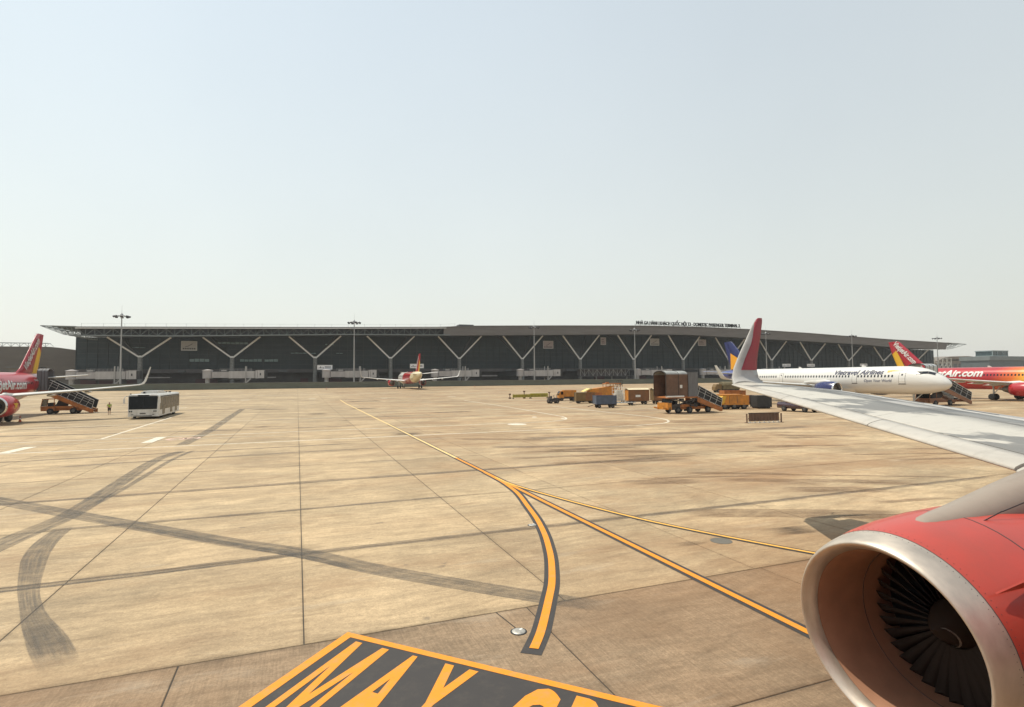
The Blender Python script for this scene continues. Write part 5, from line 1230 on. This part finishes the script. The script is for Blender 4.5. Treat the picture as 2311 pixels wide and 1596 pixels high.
# ---- carts and wagons
def cart(name, label, loc, rz, ln, w, h, m_body, roof=None, clear=.55, lid=None, plate=False, pole=True, group='baggage carts by the stairs truck', two=False, end=None, open_top=False, cat='baggage cart'):
    t = thing(name, label, cat, loc, rz, group)
    if two:
        mb = MB(); mb.box(-ln/2, -.03, -w/2, w/2, clear, h); mb.build('body', m_body, t); mb = MB(); mb.box(.03, ln/2, -w/2, w/2, clear, h-.06); mb.build('body', m_brn, t)
    elif open_top:
        mb = MB()
        for b in ((-ln/2, ln/2, -w/2, -w/2+.05, clear, h), (-ln/2, ln/2, w/2-.05, w/2, clear, h), (-ln/2, -ln/2+.05, -w/2+.05, w/2-.05, clear, h), (ln/2-.05, ln/2, -w/2+.05, w/2-.05, clear, h), (-ln/2+.05, ln/2-.05, -w/2+.05, w/2-.05, clear, clear+.08)): mb.box(*b)
        mb.build('body', m_body, t)
    else:
        mb = MB(); mb.box(-ln/2, ln/2, -w/2, w/2, clear, h); mb.build('body', m_body, t)
    if end:
        mb = MB(); mb.box(-ln/2-.012, -ln/2-.002, -w/2+.04, w/2-.04, clear+.05, h-.05); mb.build('end_panel', end, t)
    mb = MB()                                          # corner posts, sill and top rail standing proud
    for sx in (-1, 1):
        for sy in (-1, 1): mb.box(sx*ln/2-.05, sx*ln/2+.05, sy*w/2-.05, sy*w/2+.05, clear-.05, h+.03)
    for sy in (-1, 1):
        for z in (clear, h-.04): mb.box(-ln/2, ln/2, sy*w/2-.035 if sy < 0 else w/2-.001, sy*w/2+.001 if sy < 0 else w/2+.035, z-.03, z+.05)
        for k in range(1, 4): x = -ln/2+ln*k/4; mb.box(x-.025, x+.025, sy*(w/2+.012)-.012, sy*(w/2+.012)+.012, clear+.05, h-.08)
    mb.build('frame', m_body, t)
    if roof:
        mb = MB(); mb.loft([[(x, -w/2-.08, h+.01), (x, -w/4, h+.15), (x, 0, h+.19), (x, w/4, h+.15), (x, w/2+.08, h+.01)] for x in (-ln/2-.1, ln/2+.1)]+[[(x, -w/2-.08, h-.03), (x, -w/4, h+.1), (x, 0, h+.14), (x, w/4, h+.1), (x, w/2+.08, h-.03)] for x in (ln/2+.1, -ln/2-.1)], 0, False, False, False); mb.build('roof', roof, t)
    if plate: mb = MB(); mb.box(-ln*.16, ln*.08, -w/2-.03, -w/2-.026, h*.5, h*.5+.36); mb.build('plate', m_plate, t)
    mb = MB(); mb.box(-ln*.46, ln*.46, -w*.35, w*.35, clear-.18, clear-.06)
    if pole: mb.bar((-ln/2, 0, clear-.1), (-ln/2-1.1, 0, .22), .08)
    mb.build('chassis', m_mach, t)
    for sx in (-1, 1):
        for sy in (-1, 1): wheel_o(t, (sx*ln*.34, sy*w*.40, .26), .26, .16)
    return t
cart('baggage_cart', 'faded blue box cart with grey rim, nearest of the group of carts', (43.6, 74.1, 0), -.17, 3.15, 1.6, 1.88, m_blue, clear=.62, open_top=True)
cart('baggage_cart', 'olive brown double box cart left of the blue cart', (47.9, 88.4, 0), -.25, 3.3, 1.6, 1.95, m_olive, clear=.5, two=True)
cart('covered_wagon', 'brown box wagon with pale roof and white plate, right behind the blue cart', (54.0, 81.0, 0), -.28, 3.5, 2.0, 2.5, m_brn, roof=m_cream, clear=.62, plate=True, end=m_or2, cat='wagon', group='covered wagons')
cart('covered_wagon', 'brown box wagon half hidden by the stairs truck hood', (58.6, 80.4, 0), -.28, 3.3, 2.0, 2.5, m_brn, roof=m_cream, clear=.62, plate=True, end=m_olive, cat='wagon', group='covered wagons')
cart('baggage_cart', 'low orange open cart behind the blue cart', (51.2, 92.5, 0), -.2, 4.2, 1.7, 1.75, m_or, clear=.9, open_top=True)
cart('baggage_cart', 'reddish brown open cart behind the orange tractor', (61.2, 66.5, 0), -.3, 3.2, 1.7, 2.5, m_or, clear=1.35, open_top=True)
cart('baggage_cart', 'dark red low cart half under our wing tip', (68.3, 71.5, 0), -.3, 3.4, 1.7, 1.5, M('dull_red_paint', (.14, .045, .035), .6, var=.25, dirt=.4), clear=.5)
cart('container', 'dark container standing behind the dark pickup under our wing', (62.2, 62.0, 0), -.25, 2.1, 1.8, 1.85, M('dark_container', (.03, .03, .03), .6, var=.3), clear=.25, pole=False, cat='container', group=None)
d = thing('flat_dolly', 'low flat dolly on small wheels between the blue cart and the wagons', 'dolly', (49.8, 78.9, 0), -.25)
mb = MB(); mb.box(-2.0, 2.0, -.8, .8, .42, .52); mb.build('deck', m_grys, d)
mb = MB()
for k in range(7): mb.tube((-1.7+k*.56, -.75, .54), (-1.7+k*.56, .75, .54), .05, None, 6)
mb.bar((-2, 0, .4), (-2.9, 0, .25), .08); mb.build('rollers', m_mach, d)
for sx in (-1, 1):
    for sy in (-1, 1): wheel_o(d, (sx*1.4, sy*.62, .2), .2, .14)
# orange covered tug
tg = thing('baggage_van', 'small orange van bodied tug left of the carts', 'tug', (50.2, 100.0, 0), -.2)
mb = MB(); mb.prism([(-1.75, -.85, .55), (-1.75, -.85, 1.45), (-1.45, -.85, 1.95), (-.85, -.85, 2.0), (-.8, -.85, .55)], (0, 1.7, 0)); cb = mb.build('cab', m_or2, tg)
mb = MB(); mb.box(-1.765, -1.75, -.7, .7, 1.1, 1.42); mb.add([(-1.755, -.75, 1.47), (-1.755, .75, 1.47), (-1.475, .75, 1.93), (-1.475, -.75, 1.93)], [(0, 1, 2, 3)]); mb.box(-1.4, -.95, -.858, -.852, 1.25, 1.85); mb.build('cab_window', m_vglass, cb)
mb = MB(); mb.box(-.76, 1.75, -.9, .9, .85, 2.05); mb.box(-.76, 1.78, -.95, .95, 2.05, 2.12); mb.build('cargo_body', m_or2, tg)
mb = MB(); mb.box(-1.7, 1.75, -.8, .8, .42, .84); mb.build('chassis', m_mach, tg)
for x in (-1.2, 1.1):
    for sy in (-1, 1): wheel_o(tg, (x, sy*.76, .34), .34, .22)
# small dark tractor
tr = thing('tow_tractor', 'tiny dark open tow tractor at the end of the yellow green barrier', 'tractor', (42.9, 90.9, 0), -.1)
mb = MB(); mb.box(-1.0, 1.0, -.6, .6, .3, .68); mb.box(.2, .95, -.5, .5, .68, 1.0); mb.box(-.9, -.4, -.5, .5, .68, .95); mb.build('body', m_mach, tr)
mb = MB(); mb.box(-.35, .1, -.4, .4, .68, .85); mb.box(-.42, -.32, -.4, .4, .85, 1.35); mb.build('seat', m_blk, tr)
mb = MB(); mb.tube((.3, 0, .95), (.12, 0, 1.35), .03); mb.lathe((.1, 0, 1.36), (-.3, 0, .8), [(0, .19), (.03, .19)], 12, 0, True, True, True); mb.build('steering_wheel', m_blk, tr)
mb = MB(); mb.tube((.8, .3, 1.0), (.8, .3, 1.65), .04); mb.build('exhaust_pipe', m_mach, tr)
for x, r in ((-.62, .36), (.62, .3)):
    for sy in (-1, 1): wheel_o(tr, (x, sy*.58, r), r, .2)
# cargo loader
ld = thing('cargo_loader', 'large orange cargo loader with raised canopy behind the carts', 'loader', (56.6, 98.0, 0), -.22)
mb = MB(); mb.prism([(-2.4, -1.2, .8), (-2.4, -1.2, 2.1), (-1.7, -1.2, 2.35), (2.6, -1.2, 2.9), (2.6, -1.2, .8)], (0, 2.4, 0)); mb.build('body', m_or2, ld)
mb = MB(); mb.prism([(-2.45, -1.2, 2.16), (-3.6, -1.2, 1.72), (-3.6, -1.2, 1.82), (-2.4, -1.2, 2.42), (-1.8, -1.2, 2.40)], (0, 2.4, 0)); mb.build('hood', m_yel, ld)
mb = MB(); mb.box(.9, 4.1, -1.1, 1.1, 3.25, 3.42); mb.box(1.1, 1.7, -.7, -.3, 3.42, 3.65); mb.build('canopy', m_or, ld)
mb = MB()
for x in (1.0, 2.5, 4.0):
    for y in (-1.0, 1.0): mb.bar((x, y, 2.2 if x > 2.6 else 2.7), (x, y, 3.25), .1)
mb.bar((4.0, -1, .8), (4.0, -1, 2.3), .1); mb.bar((4, -1, 2.2), (2.6, -1, 2.2), .08); mb.build('canopy_post', m_or, ld)
mb = MB(); mb.box(-2.5, 4.0, -1.0, 1.0, .4, .8); mb.build('chassis', m_mach, ld)
for x in (-1.7, 1.8):
    for sy in (-1, 1): wheel_o(ld, (x, sy*1.02, .45), .45, .3)
# wire cage trolley and step frame
cg = thing('wire_cage', 'pale wire cage trolley between loader and brown wagon', 'cage trolley', (56.0, 90.0, 0), -.2)
mb = MB()
for x in (-1.0, -.5, 0, .5, 1.0):
    for y in (-.7, .7): mb.bar((x, y, .35), (x, y, 2.75), .05)
for z in (.35, .95, 1.55, 2.15, 2.75):
    for y in (-.7, .7): mb.bar((-1, y, z), (1, y, z), .045)
    for x in (-1, 1): mb.bar((x, -.7, z), (x, .7, z), .045)
mb.build('cage', m_rail, cg); mb = MB(); mb.box(-1, 1, -.7, .7, .25, .35); mb.build('base', m_grys, cg)
mb = MB(); mb.box(-.85, .75, -.5, .5, .36, 1.5); mb.box(-.6, .5, -.45, .5, 1.5, 2.2); mb.build('wrapped_load', M('pale_wrapped_load', (.6, .57, .5), .5, var=.25, scale=5, bump=.3), cg)
for sx in (-1, 1):
    for sy in (-1, 1): wheel_o(cg, (sx*.8, sy*.55, .13), .13, .08)
sf = thing('step_frame', 'open tubular step frame standing behind the wagons', 'step frame', (62.5, 101.0, 0), -.25)
mb = MB()
for y in (-.6, .6):
    for a, b in (((-1, 0), (-.2, 3.1)), ((1, 0), (.9, 3.3)), ((-.2, 3.1), (.9, 3.1)), ((-.8, .8), (1, .8)), ((-.55, 1.7), (1, 1.7)), ((-1, 0), (.95, 1.7)), ((-.5, 2.0), (.9, 3.1)), ((-.2, 3.1), (.2, 3.9)), ((.9, 3.1), (.9, 3.9)), ((.2, 3.9), (.9, 3.9))): mb.bar((a[0], y, a[1]), (b[0], y, b[1]), .07)
for k in range(6): mb.box(-.95+.13*k, -.6+.13*k, -.58, .58, .45*k+.4, .45*k+.44)
mb.build('frame', m_mach, sf)
# yellow green barrier line
for i, (x, y, lb) in enumerate(((46.0, 113.6, 'yellow green low barrier, left half of the line far across the apron'), (50.3, 113.8, 'yellow green low barrier, right half of the line, nearer the tractor'))):
    t = thing('barrier', lb, 'barrier', (x, y, gz(y)), .02, 'yellow green low barriers')
    mb = MB(); mb.box(-2.1, 2.1, -.12, .12, .28, .95 if i == 0 else 1.1); mb.build('panel', m_yg, t)
    mb = MB()
    for k in range(12): mb.box(-2.0+k*.345, -1.9+k*.345, -.135, -.122, .38, .85)
    mb.build('slot_row', m_olive, t, kind='stuff')
    for x2 in (-2.0, 2.0): mb = MB(); mb.box(x2-.12, x2+.12, -.3, .3, 0, .12); mb.box(x2-.06, x2+.06, -.06, .06, .12, 1.0); mb.build('foot', m_mach, t)
for x, h, lb in ((43.5, 1.15, 'dark post at the left end of the yellow green barrier'), (53.0, 1.35, 'dark post at the right end of the yellow green barrier'), (46.9, 1.7, 'dark taller post rising above the yellow green barrier')):
    t = thing('barrier_post', lb, 'post', (x, 114.3, gz(114)), 0, 'barrier posts'); mb = MB(); mb.box(-.22, .22, -.22, .22, 0, .3); mb.tube((0, 0, .3), (0, 0, h-.3), .1); mb.box(-.2, .2, -.15, .15, h-.3, h); mb.build('post', m_dkbr, t)
# orange tractor beside the stairs
ot = thing('tow_tractor', 'orange heavy tow tractor with yellow nose right of the stairs truck', 'tractor', (57.6, 62.9, 0), -.32)
mb = MB(); mb.box(-1.5, 2.1, -1.1, 1.1, .75, 1.95); mb.box(-1.9, 2.15, -1.12, 1.12, .62, .80); mb.box(-1.6, 1.2, -1.15, 1.15, 1.95, 2.08); mb.build('body', m_or2, ot)
mb = MB(); mb.prism([(-1.5, -1.12, .8), (-2.1, -1.12, .8), (-2.1, -1.12, 1.45), (-1.5, -1.12, 1.9), (-1.1, -1.12, 1.9)], (0, 2.24, 0)); mb.build('nose', M('tractor_yellow', (.62, .36, .03), .5, var=.15, dirt=.3), ot)
mb = MB(); mb.box(-2.0, 2.1, -.9, .9, .35, .62); mb.build('chassis', m_mach, ot)
mb = MB(); mb.box(.38, .43, -1.125, -1.105, .85, 1.9); mb.box(-.7, -.66, -1.125, -1.105, .85, 1.9); mb.build('panel_seam', m_seam, ot)
for x in (-1.35, .0, 1.4):
    for sy in (-1, 1): wheel_o(ot, (x, sy*.95, .44), .44, .32)
# dark pickup under our wing, nose towards us
pk = thing('pickup_truck', 'dark maroon pickup parked under our wing', 'pickup', (60.7, 51.6, 0), 0)
mb = MB()
def prg(y, w, z0, z1): return [(-w, y, z0), (w, y, z0), (w+.02, y, (z0+z1)/2), (w-.08, y, z1), (-w+.08, y, z1), (-w-.02, y, (z0+z1)/2)]
mb.loft([prg(0, .78, .55, .95), prg(.1, .86, .42, 1.05), prg(1.2, .9, .4, 1.16), prg(2.0, .9, .38, 1.2), prg(5.2, .9, .4, 1.18), prg(5.3, .86, .5, 1.1)], 0, True); mb.build('body', m_maro, pk)
mb = MB(); mb.loft([[(-.84, 1.5, 1.16), (.84, 1.5, 1.16), (.84, 3.9, 1.18), (-.84, 3.9, 1.18)], [(-.72, 2.15, 1.74), (.72, 2.15, 1.74), (.72, 3.6, 1.76), (-.72, 3.6, 1.76)]], 0, False); cbn = mb.build('cabin', m_maro, pk)
for s in (-1, 1):
    mb = MB(); mb.add([(s*.845, 1.85, 1.22), (s*.845, 2.7, 1.22), (s*.745, 2.7, 1.7), (s*.745, 2.22, 1.7)], [(0, 1, 2, 3)]); mb.add([(s*.845, 2.78, 1.22), (s*.845, 3.75, 1.22), (s*.745, 3.52, 1.7), (s*.745, 2.78, 1.7)], [(0, 1, 2, 3)]); mb.build('side_window', m_vglass, cbn, kind='stuff')
    mb = MB(); mb.box(s*.58-.17, s*.58+.17, .0, .09, .78, .94); mb.build('headlight', m_head, pk)
    mb = MB(); mb.box(s*1.0-.09, s*1.0+.09, 1.75, 1.86, 1.2, 1.36); mb.build('mirror', m_maro, pk)
    for y in (.95, 4.15): wheel_o(pk, (s*.82, y, .38), .38, .26, (1, 0, 0))
mb = MB(); mb.add([(-.76, 1.58, 1.2), (.76, 1.58, 1.2), (.67, 2.1, 1.7), (-.67, 2.1, 1.7)], [(0, 1, 2, 3)]); mb.build('windscreen', m_vglass, cbn)
mb = MB(); mb.box(-.8, .8, -.06, .1, .42, .6); mb.build('bumper', m_blk, pk)
mb = MB(); mb.box(-.75, .75, 3.95, 5.2, 1.1, 1.2); mb.build('load_bed', m_blk, pk)
# slatted rack on the apron
rk = thing('slatted_rack', 'dark low slatted rack with two side posts standing on open apron', 'rack', (43.6, 43.1, 0), -.19)
for k in range(10): mb = MB(); mb.box(-1.68+k*.335, -1.68+k*.335+.30, -.035, .035, .16, .95); mb.build('slat', m_dkbr, rk)
mb = MB(); mb.box(-1.72, 1.7, -.05, .05, .93, 1.0); mb.box(-1.72, 1.7, .037, .09, .40, .48); mb.build('rail', m_mach, rk)
for k in range(7): mb = MB(); mb.box(-1.6+k*.52, -1.52+k*.52, -.28, .28, 0, .05); mb.box(-1.58+k*.52, -1.54+k*.52, -.04, .04, .05, .2); mb.build('foot', m_rail, rk)
for s in (-1, 1): mb = MB(); mb.box(s*1.9-.05, s*1.9+.05, -.05, .05, 0.04, .92); mb.box(s*1.9-.06, s*1.9+.06, -.3, .3, 0, .04); mb.bar((s*1.7, 0, .3), (s*1.9, 0, .3), .04); mb.build('side_post', m_dkbr, rk)
# covered truck beyond the white jet's tail
ct = thing('covered_truck', 'dull brown covered truck far beyond our winglet foot', 'truck', (110, 122, gz(122)), -.3)
mb = MB(); mb.loft([[(x, -1.3, .9), (x, -1.35, 2.2), (x, -1.0, 2.75), (x, 0, 2.95), (x, 1.0, 2.75), (x, 1.35, 2.2), (x, 1.3, .9)] for x in (-1.4, 0, 1.6, 3.4)], 0, False, True, True, False); mb.build('tarpaulin', M('olive_tarpaulin', (.15, .12, .06), .8, var=.35, scale=1.5, bump=.3), ct)
mb = MB(); mb.prism([(-3.4, -1.15, .6), (-3.4, -1.15, 1.5), (-3.0, -1.15, 2.3), (-1.6, -1.15, 2.3), (-1.6, -1.15, .6)], (0, 2.3, 0)); mb.build('cab', m_olive, ct)
mb = MB(); mb.box(-3.2, 3.4, -1.0, 1.0, .55, .9); mb.build('chassis', m_mach, ct)
for x in (-2.5, 1.3, 2.5):
    for sy in (-1, 1): wheel_o(ct, (x, sy*1.05, .5), .5, .3)
# cones
m_cone = M('cone_orange', (.45, .09, .02), .6, dirt=.3)
def cone(label, x, y):
    t = thing('traffic_cone', label, 'cone', (x, y, gz(y)), 0, 'traffic cones')
    mb = MB(); mb.box(-.2, .2, -.2, .2, 0, .04); mb.build('base', m_blk, t)
    mb = MB(); mb.lathe((0, 0, .04), (0, 0, 1), [(0, .15), (.28, .10)], 14); mb.lathe((0, 0, .04), (0, 0, 1), [(.44, .075), (.72, .025)], 14, 0, True, False, True); mb.build('cone', m_cone, t)
    mb = MB(); mb.lathe((0, 0, .04), (0, 0, 1), [(.28, .10), (.44, .075)], 14); mb.build('stripe', m_plate, t)
    return t
cn = cone('traffic cone on the apron below the star on the red engine', -29.9, 80.8)
dup(cn, 'far traffic cone left of the taxiing jet, near the wall', (9.5, 205, 1.1)); dup(cn, 'far traffic cone right of the taxiing jet, near the wall', (64.5, 208, 1.1))

# ---- marshaller on foot
def skin_mesh(name, joints, edges, m, parent, sub=2):
    me = bpy.data.meshes.new(name); me.from_pydata([j[:3] for j in joints], edges, [])
    o = bpy.data.objects.new(name, me); COL.objects.link(o)
    md = o.modifiers.new('skin', 'SKIN'); sv = me.skin_vertices[0].data
    for i, j in enumerate(joints): sv[i].radius = (j[3], j[4] if len(j) > 4 else j[3])
    sv[0].use_root = True
    s2 = o.modifiers.new('sub', 'SUBSURF'); s2.levels = sub; s2.render_levels = sub
    bpy.context.view_layer.update(); dg = bpy.context.evaluated_depsgraph_get()
    m2 = bpy.data.meshes.new_from_object(o.evaluated_get(dg)); bpy.data.objects.remove(o)
    m2.materials.clear(); m2.materials.append(m); m2.name = name
    for p in m2.polygons: p.use_smooth = True
    return obj_of(name, m2, parent)
m_skin = M('skin', (.35, .19, .12), .55); m_vest = M('green_yellow_vest', (.33, .48, .06), .7, var=.15, scale=8); m_navyc = M('dark_trousers', (.012, .014, .02), .8); m_hair = M('dark_hair', (.012, .01, .009), .6)
ps = thing('person', 'person in green yellow vest and dark knee shorts standing between stairs and bus', 'person', (-24.4, 92.7, 0), R(25))
B = [(0, 0, .93, .15, .11), (0, 0, 1.15, .14, .10), (0, 0, 1.38, .16, .10), (0, -.01, 1.49, .07), (0, -.02, 1.60, .085, .095), (0, -.02, 1.70, .07, .08),
     (.18, 0, 1.42, .055), (.27, -.01, 1.18, .042), (.22, -.14, .98, .034), (.17, -.21, .93, .028), (-.18, 0, 1.42, .055), (-.27, -.01, 1.18, .042), (-.22, -.14, .98, .034), (-.17, -.21, .93, .028),
     (.09, 0, .86, .09), (.10, -.01, .48, .06), (.10, .02, .10, .042), (.10, -.12, .05, .04), (-.09, 0, .86, .09), (-.10, .01, .48, .06), (-.10, .03, .10, .042), (-.10, -.11, .05, .04)]
Ed = [(0, 1), (1, 2), (2, 3), (3, 4), (4, 5), (2, 6), (6, 7), (7, 8), (8, 9), (2, 10), (10, 11), (11, 12), (12, 13), (0, 14), (14, 15), (15, 16), (16, 17), (0, 18), (18, 19), (19, 20), (20, 21)]
skin_mesh('body', B, Ed, m_skin, ps)
skin_mesh('vest', [(0, 0, .95, .165, .125), (0, 0, 1.15, .16, .12), (0, 0, 1.37, .175, .12), (.19, 0, 1.42, .068), (.255, -.005, 1.24, .056), (-.19, 0, 1.42, .068), (-.255, -.005, 1.24, .056)], [(0, 1), (1, 2), (2, 3), (3, 4), (2, 5), (5, 6)], m_vest, ps)
skin_mesh('shorts', [(0, 0, .92, .16, .12), (.095, 0, .84, .105), (.105, -.005, .50, .09), (-.095, 0, .84, .105), (-.105, .008, .50, .09)], [(0, 1), (1, 2), (0, 3), (3, 4)], m_navyc, ps)
skin_mesh('hair', [(0, 0, 1.66, .085, .095), (0, .005, 1.735, .07, .08)], [(0, 1)], m_hair, ps)
skin_mesh('shoe', [(.10, .03, .05, .05), (.10, -.14, .04, .042)], [(0, 1)], m_navyc, ps); skin_mesh('shoe', [(-.10, .04, .05, .05), (-.10, -.13, .04, .042)], [(0, 1)], m_navyc, ps)

# ================================================================ HAZE
mb = MB(); mb.box(-1450, 1450, -450, 1850, -1.1, 42)
hz = mb.build('haze', [], kind='stuff')
hm, hnt, hbs = new_mat('haze_air'); hnt.nodes.remove(hbs)
pv = hnt.nodes.new('ShaderNodeVolumePrincipled'); pv.inputs['Density'].default_value = 0.00017; pv.inputs['Color'].default_value = (0.93, 0.95, 0.97, 1); pv.inputs['Anisotropy'].default_value = 0.3
hnt.links.new(pv.outputs[0], [n for n in hnt.nodes if n.bl_idname == 'ShaderNodeOutputMaterial'][0].inputs['Volume'])
hz.data.materials.append(hm)
